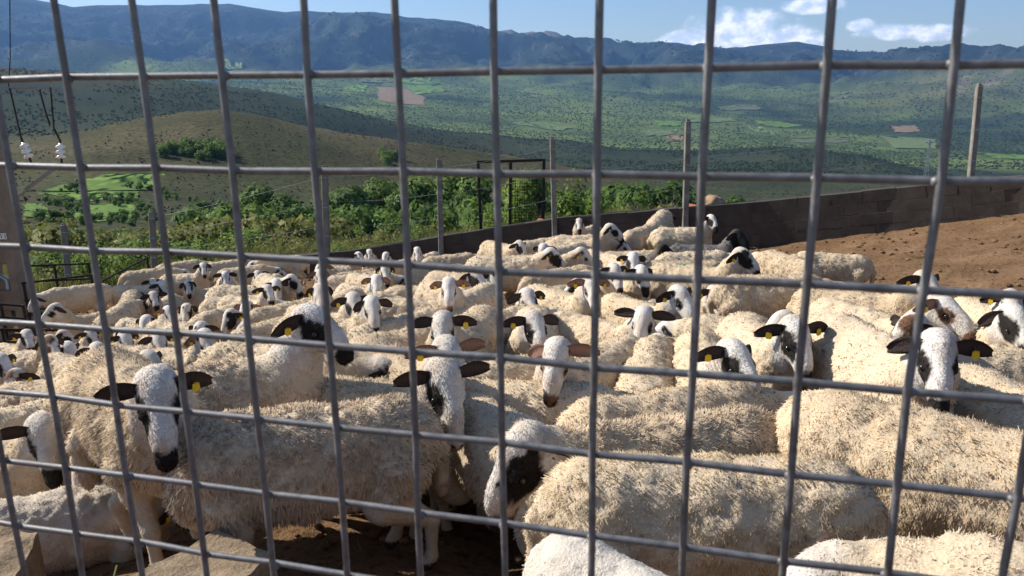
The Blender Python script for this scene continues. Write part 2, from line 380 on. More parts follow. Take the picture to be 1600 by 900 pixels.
def build_sheep(pose, coat='patch', h=.011, locks=9000, lock_seg=2, lock_len=.034, lock_w=.0065, seed=0, alt=None):
    """returns (body mesh, fleece mesh, head position and frame, ear tag spots) in the sheep's own metres.
    pose: poll=(x,y,z) of the poll, yaw, pitch of the head (deg; pitch down positive), roll, ear droop, leg swing"""
    rng = np.random.default_rng(seed); g = pose.get
    poll = np.array(g('poll', (.56, 0, .84)), float); yaw = math.radians(g('yaw', 0)); pit = math.radians(g('pitch', 35)); roll = math.radians(g('roll', 0))
    fat = g('fat', 1.0); hs = g('head', 1.0)
    fx = np.array([math.cos(yaw)*math.cos(pit), math.sin(yaw)*math.cos(pit), -math.sin(pit)])
    HR = rot_cols(fx, (0, 0, 1))
    if roll:
        c, s = math.cos(roll), math.sin(roll); HR = HR@np.array([[1, 0, 0], [0, c, -s], [0, s, c]])
    def hp(x, y, z): return poll+HR@(np.array([x, y, z])*hs)
    lo = np.array([-.62, -.27, -.01]); hi = np.array([.50, .27, .78])
    for q in (hp(.3, 0, -.05), hp(-.05, 0, 0), hp(.1, .1, 0), hp(.1, -.1, 0), hp(.1, 0, -.18), hp(0, 0, .06)):
        lo = np.minimum(lo, q-.05); hi = np.maximum(hi, q+.05)
    F = Field(lo, hi, h)
    # trunk
    F.ell((-.33, 0, .515), (.195, .165*fat, .175), .07)
    F.ell((-.10, 0, .485), (.34, .190*fat, .205), .08)
    F.ell((.10, 0, .49), (.30, .180*fat, .20), .08)
    F.ell((.27, 0, .485), (.175, .150*fat, .205), .07)
    F.ell((.20, 0, .60), (.15, .09, .085), .06)
    F.cone((.35, 0, .44), (.38, 0, .36), .10, .06, .06)
    # neck: bent through a mid point
    nb = np.array([.30, 0, .56]); ne = hp(-.015, 0, -.065); dirn = unit(ne-nb)
    mid = nb*.5+ne*.5+np.array([0, 0, -.015])-.25*np.linalg.norm(ne-nb)*np.array([0, dirn[1], 0])*.6
    F.cone(nb, mid, .135, .100, .06); F.cone(mid, ne, .100, .070*hs, .05)
    F.cone((.33, 0, .47), mid+np.array([0, 0, -.03]), .11, .085, .05)
    # head
    E = lambda c, r, k=.02: F.ell(hp(*c), np.array(r)*hs, k, HR)
    E((.025, 0, -.045), (.080, .060, .068))
    E((.105, 0, -.050), (.115, .041, .056), .03)
    E((.125, 0, -.026), (.095, .030, .036), .03)
    E((.060, 0, -.100), (.075, .044, .055), .03)
    F.cone(hp(.06, 0, -.105), hp(.205, 0, -.098), .042*hs, .023*hs, .03)
    F.cone(hp(.14, 0, -.060), hp(.235, 0, -.068), .037*hs, .029*hs, .03)
    E((.240, 0, -.072), (.036, .032, .036), .015); E((.226, 0, -.106), (.036, .024, .020), .012)
    for s in (1, -1):
        E((.078, s*.046, -.026), (.036, .015, .016), .010)
        E((.060, s*.034, -.085), (.055, .022, .042), .02)
        F.cone(hp(.10, s*.040, -.055), hp(.20, s*.024, -.072), .012*hs, .008*hs, .012)
        F.cut(hp(.090, s*.061, -.053), np.array((.022, .014, .013))*hs, .008, HR)
        F.cut(hp(.270, s*.016, -.060), np.array((.014, .007, .008))*hs, .006, HR)
    F.cut(hp(.272, 0, -.100), np.array((.045, .05, .0045))*hs, .006, HR)
    # legs
    sw = g('swing', (0, 0, 0, 0)); lt = []
    for n, s in enumerate((1, -1)):
        d = sw[n]
        pts = [(.27, s*.105, .42), (.235+d*.2, s*.105, .315), (.265+d*.7, s*.095, .175), (.255+d, s*.095, .055), (.275+d, s*.095, .02)]; rr = [.085, .056, .029, .021, .027]
        for a in range(4): F.cone(pts[a], pts[a+1], rr[a], rr[a+1], .02)
        E2 = F.ell(pts[2], (.031, .029, .037), .015); lt.append(pts[-1])
        d = sw[2+n]
        pts = [(-.34, s*.10, .45), (-.27+d*.3, s*.115, .33), (-.43+d*.6, s*.10, .215), (-.40+d, s*.10, .055), (-.375+d, s*.10, .02)]; rr = [.12, .080, .030, .022, .028]
        for a in range(4): F.cone(pts[a], pts[a+1], rr[a], rr[a+1], .025)
        lt.append(pts[-1])
    F.cone((-.49, 0, .56), (-.535, 0, .46), .04, .036, .03); F.cone((-.535, 0, .46), (-.53, 0, .27), .036, .022, .02)
    # lumpy wool volume
    V, Q = F.mesh()
    # local head coordinates, wool mask
    H = ((V-poll)@HR)/hs
    hx, hy, hz = H.T
    inhead = np.clip((hx+.035)/.03, 0, 1)*(np.linalg.norm((H-np.array([.12, 0, -.06]))/np.array([.2, .11, .13]), axis=1) < 1.15)
    t = np.clip(((V-nb)@dirn)/np.linalg.norm(ne-nb), 0, 1.3)
    x, y, z = V.T
    wool = np.clip((z-.285-.05*np.clip(np.abs(x)/.3, 0, 1))/.05, 0, 1)
    wool *= np.clip((g('neckwool', .85)-t)/.18, 0, 1)*(1-inhead)
    under = (z < .36) & (np.abs(y) < .10) & (np.abs(x+.05) < .4); wool = np.where(under, wool*np.clip((z-.30)/.06, 0, 1), wool)
    legm = np.clip((.30-z)/.04, 0, 1)
    tail = (x < -.50) & (np.abs(y) < .05); wool = np.where(tail & (z > .28), .7, wool)
    lump = fbm(V*9, seed, 2)
    N0 = None
    # colours
    n1 = fbm(V*28, seed+3, 3)[:, None]; n2 = fbm(V*7, seed+5, 2)[:, None]
    C = np.repeat(np.array(g('woolcol', WOOLB))[None], len(V), 0)*(1+.12*n2)
    C = C*(wool[:, None])+(1-wool[:, None])*LEG*(1+.10*n1)
    face = np.clip(inhead+.75*np.clip((t-g('neckwool', .85)+.05)/.2, 0, 1)*(1-legm)*(x > .2), 0, 1)[:, None]
    def paint(ct, C, ksd):
        fc = WHITE*(1+.05*n1)
        st = np.clip(fbm(H*17+seed*3, seed+13, 3)*1.6+.10+.35*np.clip((hx-.15)/.1, 0, 1)+.3*(hz < -.09), 0, .62)[:, None]; fc = fc*(1-st)+np.array([.50, .40, .33])*st
        nz = fbm(H*38+seed+ksd, seed+9+ksd, 3)*.30+fbm(H*120+seed, seed+11, 2)*.12
        if 'all' in ct:
            fc = np.repeat(ct['all'][None], len(V), 0)
        else:
            def spot(cx, cy, cz, r, col, sx=1.25, amt=1):
                d = np.sqrt(((hx-cx)/(r*sx))**2+((hy-cy)/r)**2+((hz-cz)/r)**2)+nz
                m = np.clip((1.05-d)/.12, 0, 1)[:, None]*amt; return m, col
            sp = [spot(.06, s*.06, -.035, .02, np.array([.5, .42, .36]), amt=.5) for s in (1, -1)]
            sc = ct.get('spotc', BLACK)
            for s in (1, -1):
                r = ct['eye'][0 if s == 1 else 1] if s in ct['eyes'] else .02
                sp.append(spot(.088, s*.055, -.050, r*1.12, sc, 1.3))
                sp.append(spot(.088, s*.060, -.052, .018, BLACK, 1.2))
                sp.append(spot(.0, s*.075, -.035, .028, ct['ear'] if ct['ear'] is BLACK else sc, 1))
            for (a, b, c_, r) in ct.get('extra', []): sp.append(spot(a, b, c_, r, sc))
            for m, col in sp: fc = fc*(1-m)+col*m
            m = np.clip((hx-ct['nose']+.03*nz-.010*np.cos(hy*80))/.008, 0, 1)[:, None]; fc = fc*(1-m)+ct['nosec']*m
            for s in (1, -1):
                m, _ = spot(.262, s*.020, -.062, .011, BLACK); fc = fc*(1-m)+np.array([.03, .015, .012])*m
            m = (np.clip((.006-np.abs(hz+.100-.01*np.clip((hx-.18)/.08, 0, 1)))/.003, 0, 1)*(hx > .175))[:, None]; fc = fc*(1-m)+np.array([.05, .03, .025])*m
        C = C*(1-face)+fc*face
        hoof = np.clip((.040-z)/.008, 0, 1)[:, None]; C = C*(1-hoof)+np.array([.05, .04, .03])*hoof
        C = C*(1-.25*legm[:, None]*np.clip(n1+.2, 0, 1))
        if 'all' in ct: C = C*np.array([.12, .12, .14])/np.array([.5, .45, .4])*(wool[:, None])+C*(1-wool[:, None])*.3
        return C
    ct = COATS[coat]; C0 = C; C = paint(ct, C0, 0); C2 = paint(COATS[alt], C0, 5) if alt else C
    # puff the wool
    nq = np.cross(V[Q[:, 2]]-V[Q[:, 0]], V[Q[:, 3]]-V[Q[:, 1]]); VN = np.zeros_like(V)
    for k in range(4): np.add.at(VN, Q[:, k], nq)
    VN = unit(VN)
    V2 = V+VN*(wool*(.004+.014*lump+.012*fbm(V*24, seed+2, 2)+.006*fbm(V*55, seed+8, 1)))[:, None]
    # ears, as leaves rooted in the skull
    EV = []; EF = []; EC = []; tags = []; nv = len(V2)
    dr = g('ear', (20, 20)); fw = g('earfwd', (0, 0))
    for n, s in enumerate((1, -1)):
        a = math.radians(dr[n]); b = math.radians(fw[n])
        d = np.array([-math.sin(.25-b), s*math.cos(.25-b)*math.cos(a), -math.sin(a)])   # out, back, down
        d = unit(d); up = unit(np.array([.15, 0, 1.])-d*np.dot(d, [.15, 0, 1.])); fr = np.cross(d, up)*s; fr = fr if fr[0] > 0 else -fr
        tw = math.radians(g('twist', 42)); up, fr = up*math.cos(tw)-fr*math.sin(tw), fr*math.cos(tw)+up*math.sin(tw)
        root = np.array([.0, s*.049, -.030]); L = .153; nu, nvv = 9, 6; ring0 = []
        for side in (0, 1):
            grid = []
            for i in range(nu):
                u = i/(nu-1); w = .010+.025*math.sin(math.pi*min(1, u*.86+.12))**.8*(1 if u < .97 else .5); th = .006*(1-.6*u)
                sag = -.030*u*u*g('sag', 1)
                for j in range(nvv):
                    v = -1+2*j/(nvv-1)
                    cup = .014*(v*v)*(1-.3*u)
                    P = root+d*L*u+up*(w*v+sag)+fr*(cup-.008+(th if side == 0 else -th)*(1-v*v*.9))
                    grid.append(hp(*P))
                    ec = ct['ear']*(1+.2*rng.random())
                    if side == 0 and ct['ear'] is not BLACK: ec = PINK*.7*(1-abs(v)*.5)
                    elif side == 0: ec = np.array([.055, .035, .032])*(1-abs(v)*.7)+.012
                    EC.append(ec)
            EV += grid
            for i in range(nu-1):
                for j in range(nvv-1):
                    q = [nv+i*nvv+j, nv+(i+1)*nvv+j, nv+(i+1)*nvv+j+1, nv+i*nvv+j+1]
                    EF.append(q if (side == 0) == (s == 1) else q[::-1])
            nv += nu*nvv
        b0 = nv-2*nu*nvv
        edge = [b0+i*nvv for i in range(nu)]+[b0+(nu-1)*nvv+j for j in range(1, nvv)]+[b0+i*nvv+nvv-1 for i in range(nu-2, -1, -1)]
        for a_, b_ in zip(edge[:-1], edge[1:]):
            q = [a_, b_, b_+nu*nvv, a_+nu*nvv]; EF.append(q if s == -1 else q[::-1])
        tp = root+d*L*.52+up*(-.030*.27-.008)+fr*.010
        tags.append((hp(*tp), HR@fr, np.array([0, 0, -1.])*.7+HR@(-up)*.5))
    VB = np.r_[V2, np.array(EV)]; FB = np.r_[Q, np.array(EF)]; CB = np.r_[C, np.array(EC)]; CB2 = np.r_[C2, np.array(EC)]
    body = mesh_from('body', VB, FB, (M['coat'],), True, np.clip(CB, .004, .95))
    at = body.color_attributes.new('coat_other', 'FLOAT_COLOR', 'POINT'); at.data.foreach_set('color', np.c_[np.clip(CB2, .004, .95), np.ones(len(CB2))].astype(np.float32).ravel())
    # ---- fleece: locks sampled over the wool
    tri = np.r_[Q[:, [0, 1, 2]], Q[:, [0, 2, 3]]]
    A = np.linalg.norm(np.cross(V2[tri[:, 1]]-V2[tri[:, 0]], V2[tri[:, 2]]-V2[tri[:, 0]]), axis=1)*.5
    w = A*np.clip(wool[tri].mean(1)-.08, 0, 1)
    pick = rng.choice(len(tri), locks, p=w/w.sum()); r1 = np.sqrt(rng.random(locks)); r2 = rng.random(locks)
    T = tri[pick]; bc = np.stack([1-r1, r1*(1-r2), r1*r2], 1)
    P = (V2[T]*bc[..., None]).sum(1); N = unit((VN[T]*bc[..., None]).sum(1)); W = (wool[T]*bc).sum(1); TT = (t[T]*bc).sum(1)
    col = (C[T]*bc[..., None]).sum(1)
    q = P*22
    cl = np.stack([vnoise(q, seed+21), vnoise(q, seed+22), vnoise(q, seed+23)], 1)
    q = P*70
    cf = np.stack([vnoise(q, seed+24), vnoise(q, seed+25), vnoise(q, seed+26)], 1)
    side = np.clip(1-N[:, 2], 0, 1)[:, None]
    rg = g('rough', .45)
    D = N*g('lift', .62)+np.array([-.15, 0, -.85])*side+np.array([-.35, 0, 0])*(1-side)+cl*.45+cf*(.15+.3*rg)+rng.normal(0, .13, (locks, 3))
    D = unit(D); D = unit(D+N*np.clip(.25-(D*N).sum(1), 0, 1)[:, None])
    L = lock_len*(.75+.35*(vnoise(P*g('staple', 34.), seed+60)*.5+.5)+.25*rng.random(locks))*(.45+.55*W)*(1-.4*np.clip(TT-.2, 0, 1))
    S = unit(np.cross(D, unit(rng.normal(0, 1, (locks, 3)))+N*.3)); wd = lock_w*(.7+.6*rng.random(locks))
    curl = (N*.0+S*rng.normal(0, .25, (locks, 1))+np.array([0, 0, -.55]))*1.0
    rows = []; cc = []
    tint = (1+.055*rng.normal(0, 1, (locks, 1))+.09*vnoise(P*12, seed+40)[:, None]+.05*vnoise(P*45, seed+41)[:, None])
    base = col*1.15*tint; dirt = np.clip(vnoise(P*5.5, seed+44)*1.1+.4*vnoise(P*17, seed+45)-.28, 0, .5)[:, None]; base = base*(1-dirt)+np.array([.40, .335, .265])*dirt
    ks = g('staple', 34.); e_ = .25/ks; f0 = vnoise(P*ks, seed+60); gr = np.stack([vnoise((P+np.eye(3)[a]*e_)*ks, seed+60)-f0 for a in range(3)], 1)*4; gr -= N*(gr*N).sum(1)[:, None]; tang = gr*np.minimum(1, 1.3/(np.linalg.norm(gr, axis=1, keepdims=True)+1e-6))*0+gr*g('crimp', .0)+rng.normal(0, .16, (locks, 3))
    for k in range(lock_seg+1):
        u = k/lock_seg
        c0 = P-N*.006+D*(L*u*(1-.35*u))[:, None]+curl*(L*u*u*.30)[:, None]+tang*(L*u*u)[:, None]
        ww = wd*(1-.75*u**1.8)
        rows += [c0-S*ww[:, None]*.5, c0+S*ww[:, None]*.5]
        cc += [np.clip(base*(.92+.12*u), .004, .9)]*2
    out = np.sign((np.cross(S, D)*N).sum(1)); out[out == 0] = 1
    for k in range(lock_seg+1):
        a_, b_ = rows[2*k], rows[2*k+1]; f_ = (out < 0)[:, None]
        rows[2*k], rows[2*k+1] = np.where(f_, b_, a_), np.where(f_, a_, b_)
    R = np.stack(rows, 1).reshape(-1, 3); CCc = np.stack(cc, 1).reshape(-1, 3)
    k = k2 = 2*(lock_seg+1); b0 = np.arange(locks)[:, None]*k
    FF = np.concatenate([b0+np.array([2*i, 2*i+1, 2*i+3, 2*i+2]) for i in range(lock_seg)])
    gq = np.cross(R[FF[:, 2]]-R[FF[:, 0]], R[FF[:, 3]]-R[FF[:, 1]]); bad = (gq*np.tile(N, (lock_seg, 1))).sum(1) < 0; FF[bad] = FF[bad][:, ::-1]
    RN = unit(np.cross(S, D)*out[:, None]*g('rough', .45)*.7+N*1.0); RN = np.repeat(RN, k2, 0)
    hn = g('hairs', 0)
    if hn:                                               # short hair of face, bare neck and legs
        wb = A*np.clip(1-wool[tri].mean(1)*3, 0, 1)*(.35+.65*(z[tri].mean(1) > .45)); pk = rng.choice(len(tri), hn, p=wb/wb.sum()); T = tri[pk]; r1 = np.sqrt(rng.random(hn)); r2 = rng.random(hn)
        bc = np.stack([1-r1, r1*(1-r2), r1*r2], 1)[..., None]; P = (V2[T]*bc).sum(1); Nh = unit((VN[T]*bc).sum(1)); ch = (C[T]*bc).sum(1); ih = inhead[T].mean(1)[:, None]
        D = HR[:, 0][None]*ih*.9+np.array([0, 0, -.9])*(1-ih)+rng.normal(0, .35, (hn, 3)); D = unit(D-Nh*(D*Nh).sum(1)[:, None]); D = unit(D+Nh*.42)
        Lh = rng.uniform(.007, .014, (hn, 1)); Sh = unit(np.cross(Nh, D)); w_ = rng.uniform(.0012, .0024, (hn, 1)); p0 = P-Nh*.001
        Rh = np.stack([p0-Sh*w_, p0+Sh*w_, p0+D*Lh+Sh*w_*.25, p0+D*Lh-Sh*w_*.25], 1).reshape(-1, 3); Fh = len(R)+np.arange(hn)[:, None]*4+np.array([3, 2, 1, 0])
        vr = rng.normal(1, .09, (hn, 1)); R = np.r_[R, Rh]; FF = np.r_[FF, Fh]; RN = np.r_[RN, np.repeat(unit(Nh+.25*rng.normal(0, 1, (hn, 3))), 4, 0)]; CCc = np.r_[CCc, np.repeat(np.clip(ch*vr, .004, .85), 4, 0)]
    fl = mesh_from('fleece', R, FF, (M['wool'],), True, CCc); fl.normals_split_custom_set_from_vertices(RN)
    eyes = [(hp(.088, s*.052, -.052), HR) for s in (1, -1)]
    return dict(body=body, fleece=fl, eyes=eyes, tags=tags, poll=poll, hs=hs, HR=HR)

# ------------------------------------------------------------------ object helpers
def tag(o, label=None, cat=None, group=None, kind=None):
    for k, v in (('label', label), ('category', cat), ('group', group), ('kind', kind)):
        if v: o[k] = v
    return o
def link(name, data, parent=None, mat=None):
    o = bpy.data.objects.new(name, data); COL.objects.link(o)
    if mat is not None and data is not None and not data.materials: data.materials.append(M[mat])
    if parent is not None: o.parent = parent
    return o
def empty(name, loc=(0, 0, 0), rz=0., **kw):
    o = bpy.data.objects.new(name, None); COL.objects.link(o); o.location = loc; o.rotation_euler = (0, 0, rz); o.empty_display_size = .1
    return tag(o, **kw)
class MB:
    """collects boxes and tubes into one mesh"""
    def __init__(self): self.v = []; self.f = []
    def add(self, V, F):
        b = len(self.v); self.v += [tuple(map(float, x)) for x in V]; self.f += [[i+b for i in q] for q in F]; return self
    def box(self, c, s, R=None, bev=0.):
        c = np.array(c, float); s = np.array(s, float)/2; V = []; F = []
        if bev <= 0:
            V = [(x, y, z) for x in (-1, 1) for y in (-1, 1) for z in (-1, 1)]; V = np.array(V)*s
            F = [(0, 1, 3, 2), (4, 6, 7, 5), (0, 4, 5, 1), (2, 3, 7, 6), (0, 2, 6, 4), (1, 5, 7, 3)]
        else:
            P = []
            for x in (-1, 1):
                for y in (-1, 1):
                    for z in (-1, 1):
                        for k in range(3):
                            q = np.array((x, y, z))*s; q -= np.array((x, y, z))*bev; q[k] += (x, y, z)[k]*bev; P.append(q)
            V = np.array(P); id_ = lambda x, y, z, k: ((x > 0)*4+(y > 0)*2+(z > 0))*3+k
            for k in range(3):
                o = [j for j in range(3) if j != k]
                for sg in (-1, 1):
                    q = []
                    for a_, b_ in ((-1, -1), (1, -1), (1, 1), (-1, 1)):
                        xyz = [0, 0, 0]; xyz[k] = sg; xyz[o[0]] = a_; xyz[o[1]] = b_; q.append(id_(*xyz, k))
                    if (sg > 0) == (k == 1): q = q[::-1]
                    F.append(q)
                for a_ in (-1, 1):
                    for b_ in (-1, 1):
                        e0 = [0, 0, 0]; e0[o[0]] = a_; e0[o[1]] = b_; e1 = list(e0); e0[k] = -1; e1[k] = 1
                        q = [id_(*e0, o[0]), id_(*e1, o[0]), id_(*e1, o[1]), id_(*e0, o[1])]
                        if (a_*b_ > 0) == (k == 1): q = q[::-1]
                        F.append(q)
            for x in (-1, 1):
                for y in (-1, 1):
                    for z in (-1, 1):
                        q = [id_(x, y, z, 0), id_(x, y, z, 1), id_(x, y, z, 2)]; F.append(q if x*y*z > 0 else q[::-1])
        V = np.array(V)
        if R is not None: V = V@np.array(R).T
        return self.add(V+c, F)
    def tube(self, pts, r, n=8, cap=True):
        P = [np.array(p, float) for p in pts]; rr = r if hasattr(r, '__len__') else [r]*len(P); V = []; F = []
        for i, p in enumerate(P):
            d = unit(P[min(i+1, len(P)-1)]-P[max(i-1, 0)]); a = unit(np.cross(d, (0, 0, 1.) if abs(d[2]) < .9 else (1., 0, 0))); b_ = np.cross(d, a)
            V += [p+rr[i]*(a*math.cos(2*math.pi*k/n)+b_*math.sin(2*math.pi*k/n)) for k in range(n)]
        for i in range(len(P)-1):
            F += [(i*n+k, (i+1)*n+k, (i+1)*n+(k+1) % n, i*n+(k+1) % n) for k in range(n)]
        if cap: F += [tuple(range(n)), tuple(range((len(P)-1)*n+n-1, (len(P)-1)*n-1, -1))]
        return self.add(V, F)
    def mesh(self, name, mat, smooth=False):
        return mesh_from(name, self.v, self.f, (M[mat],), smooth)
    def build(self, name, mat, parent=None, smooth=False):
        return link(name, self.mesh(name, mat, smooth), parent)

# ------------------------------------------------------------------ land
def pen_base(x, y):
    """height of the pen floor under the flock, camera at 0"""
    xc = np.clip(x, -6.5, 14); yc = np.maximum(y, -1.0)
    return -.868+.237*xc-1.515*np.log1p(yc/3)-.898*np.tanh(xc/5)
# wall in plan: points seen at these columns and depths
WALL_PX = [(1800, 258, 11.8), (1600, 274, 12.8), (1400, 293, 13.7), (1200, 313, 14.6), (1060, 324, 15.1), (866, 341, 15.8), (688, 369, 16.3), (540, 393, 16.8), (395, 404, 17.2)]
WALL = [px_pt(*q) for q in WALL_PX]

US = np.array([-900, -400, 0, 200, 400, 600, 800, 1000, 1200, 1400, 1600, 2000, 2500.])
def prof(pts):
    a = np.array(pts, float); return lambda u: np.interp(u, a[:, 0], a[:, 1])
LEV = [
 (14,  prof([(-900, 700), (0, 640), (300, 560), (540, 520), (800, 480), (1200, 440), (1600, 400), (2500, 330)])),
 (19,  prof([(-900, 520), (0, 470), (200, 455), (400, 412), (540, 410), (688, 388), (866, 360), (1060, 343), (1200, 330), (1600, 291), (2000, 260), (2500, 230)])),
 (30,  prof([(-900, 470), (0, 425), (200, 412), (400, 398), (600, 395), (800, 372), (1000, 352), (1200, 340), (1600, 312), (2500, 290)])),
 (60,  prof([(-900, 430), (0, 392), (200, 388), (400, 384), (600, 385), (800, 372), (1000, 357), (1200, 345), (1600, 325), (2500, 310)])),
 (110, prof([(-900, 400), (0, 366), (200, 366), (400, 368), (600, 368), (800, 360), (1000, 350), (1200, 342), (1600, 328), (2500, 320)])),
 (200, prof([(-900, 360), (0, 343), (200, 345), (400, 348), (600, 345), (800, 338), (1000, 335), (1200, 332), (1600, 322), (2500, 318)])),
 (320, prof([(-900, 330), (0, 290), (200, 290), (400, 300), (600, 315), (800, 318), (1000, 320), (1200, 322), (1600, 318), (2500, 315)])),
 (420, prof([(-900, 290), (0, 245), (130, 228), (300, 215), (480, 230), (620, 258), (800, 290), (1000, 300), (1200, 310), (1600, 312), (2500, 310)])),
 (540, prof([(-900, 270), (-400, 250), (0, 221), (100, 207), (200, 187), (290, 174), (340, 171), (400, 178), (486, 199), (540, 207), (620, 218), (700, 229), (800, 242), (900, 260), (1000, 280), (1200, 300), (1600, 308), (2500, 305)])),
 (680, prof([(-900, 280), (0, 245), (340, 210), (620, 245), (800, 265), (900, 272), (1000, 282), (1100, 285), (1200, 290), (1600, 302), (2500, 300)])),
 (1000, prof([(-900, 230), (0, 190), (340, 200), (620, 235), (800, 252), (1000, 262), (1229, 266), (1458, 285), (1600, 298), (2500, 295)])),
 (1500, prof([(-900, 120), (-400, 95), (0, 104), (130, 112), (300, 127), (420, 143), (530, 172), (624, 192), (700, 204), (766, 210), (830, 217), (901, 219), (969, 231), (1110, 236), (1229, 234), (1364, 247), (1458, 271), (1600, 288), (2500, 285)])),
 (1900, prof([(-900, 160), (0, 150), (300, 160), (530, 192), (700, 215), (901, 228), (1229, 240), (1458, 262), (1600, 268), (2500, 265)])),
 (2500, prof([(-900, 150), (0, 140), (300, 155), (530, 180), (700, 200), (900, 210), (1200, 222), (1600, 246), (2500, 245)])),
 (3200, prof([(-900, 140), (0, 132), (400, 155), (600, 168), (800, 180), (1200, 200), (1600, 222), (2500, 220)])),
 (4200, prof([(-900, 125), (0, 122), (400, 136), (600, 147), (800, 158), (1200, 175), (1600, 190), (2500, 190)])),
 (5400, prof([(-900, 105), (0, 113), (400, 120), (600, 125), (800, 133), (1200, 148), (1400, 140), (1480, 128), (1560, 124), (1600, 130), (2500, 130)])),
 (6600, prof([(-900, 90), (0, 100), (100, 88), (180, 78), (260, 98), (400, 108), (800, 112), (1000, 114), (1200, 122), (1400, 118), (1600, 112), (2500, 110)])),
 (7600, prof([(-900, 40), (0, 80), (300, 100), (400, 85), (460, 62), (520, 52), (560, 58), (640, 66), (740, 80), (900, 92), (1100, 104), (1200, 112), (1400, 108), (1600, 104), (2500, 100)])),
 (8800, prof([(-900, -40), (0, 40), (300, 48), (420, 56), (500, 54), (600, 50), (700, 52), (800, 62), (900, 74), (1000, 84), (1200, 92), (1400, 98), (1600, 98), (2500, 96)])),
 (9800, prof([(-900, -60), (-400, -40), (0, -14), (40, -8), (70, 0), (100, 6), (135, 12), (169, 9), (219, 9), (256, 10), (324, 9), (371, 8), (405, 13), (456, 20), (483, 18), (540, 20), (591, 19), (641, 27), (682, 28), (733, 35), (760, 45), (780, 48), (800, 45), (812, 51), (834, 47), (842, 52), (854, 46), (870, 50), (885, 59), (929, 62), (969, 70), (1030, 67), (1060, 69), (1104, 78), (1161, 75), (1188, 71), (1242, 66), (1276, 73), (1303, 81), (1384, 88), (1465, 88), (1500, 89), (1546, 84), (1577, 90), (1600, 92), (2000, 96), (2500, 90)])),
 (12000, prof([(-900, 0), (0, 40), (600, 60), (1000, 95), (1600, 112), (2500, 112)])),
 (13300, prof([(-900, 90), (1200, 100), (1600, 105), (2500, 105)])),
 (14200, prof([(-900, 100), (1000, 92), (1200, 88), (1320, 79), (1400, 82), (1460, 79), (1530, 82), (1600, 83), (2000, 80), (2500, 84)])),
 (15200, prof([(-900, 125), (2500, 125)])),
]
LR = np.log(np.array([l[0] for l in LEV]))
def az_of(u):   # bearing of a column, at the eye level
    d = np.array([px_dir(x, 137) for x in np.atleast_1d(u)]); return np.arctan2(d[:, 0], d[:, 1])
_ug = np.linspace(-900, 2500, 400); _ag = az_of(_ug)
def lev_heights(az):
    """height at every level for the given bearings (n, levels)"""
    u = np.interp(az, _ag, _ug); out = []
    for r, pf in LEV:
        v = pf(u); d = np.stack([(u-800)/FPX, (v-450)/FPX, np.ones_like(u)], 1)@BAS.T
        out.append(d[:, 2]/np.hypot(d[:, 0], d[:, 1])*r)
    return np.stack(out, 1)
def relief(az, r, X, Y):
    P = np.stack([X, Y, 0*X], -1)
    P0_ = P/900.
    big = fbm(P/1500., 51, 4); rid = 1-np.abs(fbm(P/900.+7, 53, 4))*2.2
    rid2 = 1-np.abs(fbm(P0_*3.2+3, 55, 3))*2.4
    a_far = np.interp(np.log(r), np.log([3000, 5200, 6500, 7900, 8900, 9600, 9900, 13000]), [0, .08, .5, .85, .45, .07, .04, .1])
    rel = a_far*(np.sign(rid-.45)*np.abs(rid-.45)**.8*300+big*90+rid2*70)
    mid = fbm(P/260., 57, 4); rel += mid*np.interp(np.log(r), np.log([150, 400, 1200, 1800, 4000, 6000]), [0, 4, 12, 8, 9, 14])*np.where(np.abs(np.log(r/1500)) < .05, .5, 1)*np.where(np.abs(np.log(r/540)) < .08, .3, 1)
    nr = fbm(P/14., 59, 3); rel += nr*np.interp(np.log(r), np.log([18, 40, 100, 300, 1000]), [.05, .5, .9, .9, 1.2])
    return rel
def land(az, r):
    """height of the land for arrays of bearing and distance of equal shape"""
    a_u, inv = np.unique(az.ravel(), return_inverse=True)
    Hs = lev_heights(a_u)[inv]; lr = np.clip(np.log(r.ravel()), LR[0], LR[-1])
    k = np.clip(np.searchsorted(LR, lr, side='right')-1, 0, len(LR)-2); i = np.arange(len(lr))
    # monotone-ish cubic (Catmull-Rom with limited slopes) in log distance of the elevation ratio
    Y0 = Hs/np.exp(LR)[None]; y0 = Y0[i, k]; y1 = Y0[i, k+1]; h = LR[k+1]-LR[k]; tt = (lr-LR[k])/h
    km = np.maximum(k-1, 0); kp = np.minimum(k+2, len(LR)-1)
    s0 = (y0-Y0[i, km])/np.maximum(LR[k]-LR[km], 1e-6); s1 = (y1-y0)/h; s2 = (Y0[i, kp]-y1)/np.maximum(LR[kp]-LR[k+1], 1e-6)
    lim = lambda a, b: np.where(a*b > 0, 2*a*b/(a+b+1e-12), 0)
    m0 = lim(s0, s1); m1 = lim(s1, s2)
    el = (2*tt**3-3*tt**2+1)*y0+(tt**3-2*tt**2+tt)*h*m0+(-2*tt**3+3*tt**2)*y1+(tt**3-tt**2)*h*m1
    z = el*r.ravel(); X = r.ravel()*np.sin(az.ravel()); Y = r.ravel()*np.cos(az.ravel())
    return (z+relief(az.ravel(), r.ravel(), X, Y)).reshape(r.shape)
def land_xy(x, y):
    x = np.atleast_1d(np.asarray(x, float)); y = np.atleast_1d(np.asarray(y, float))
    return land(np.arctan2(x, y), np.hypot(x, y))
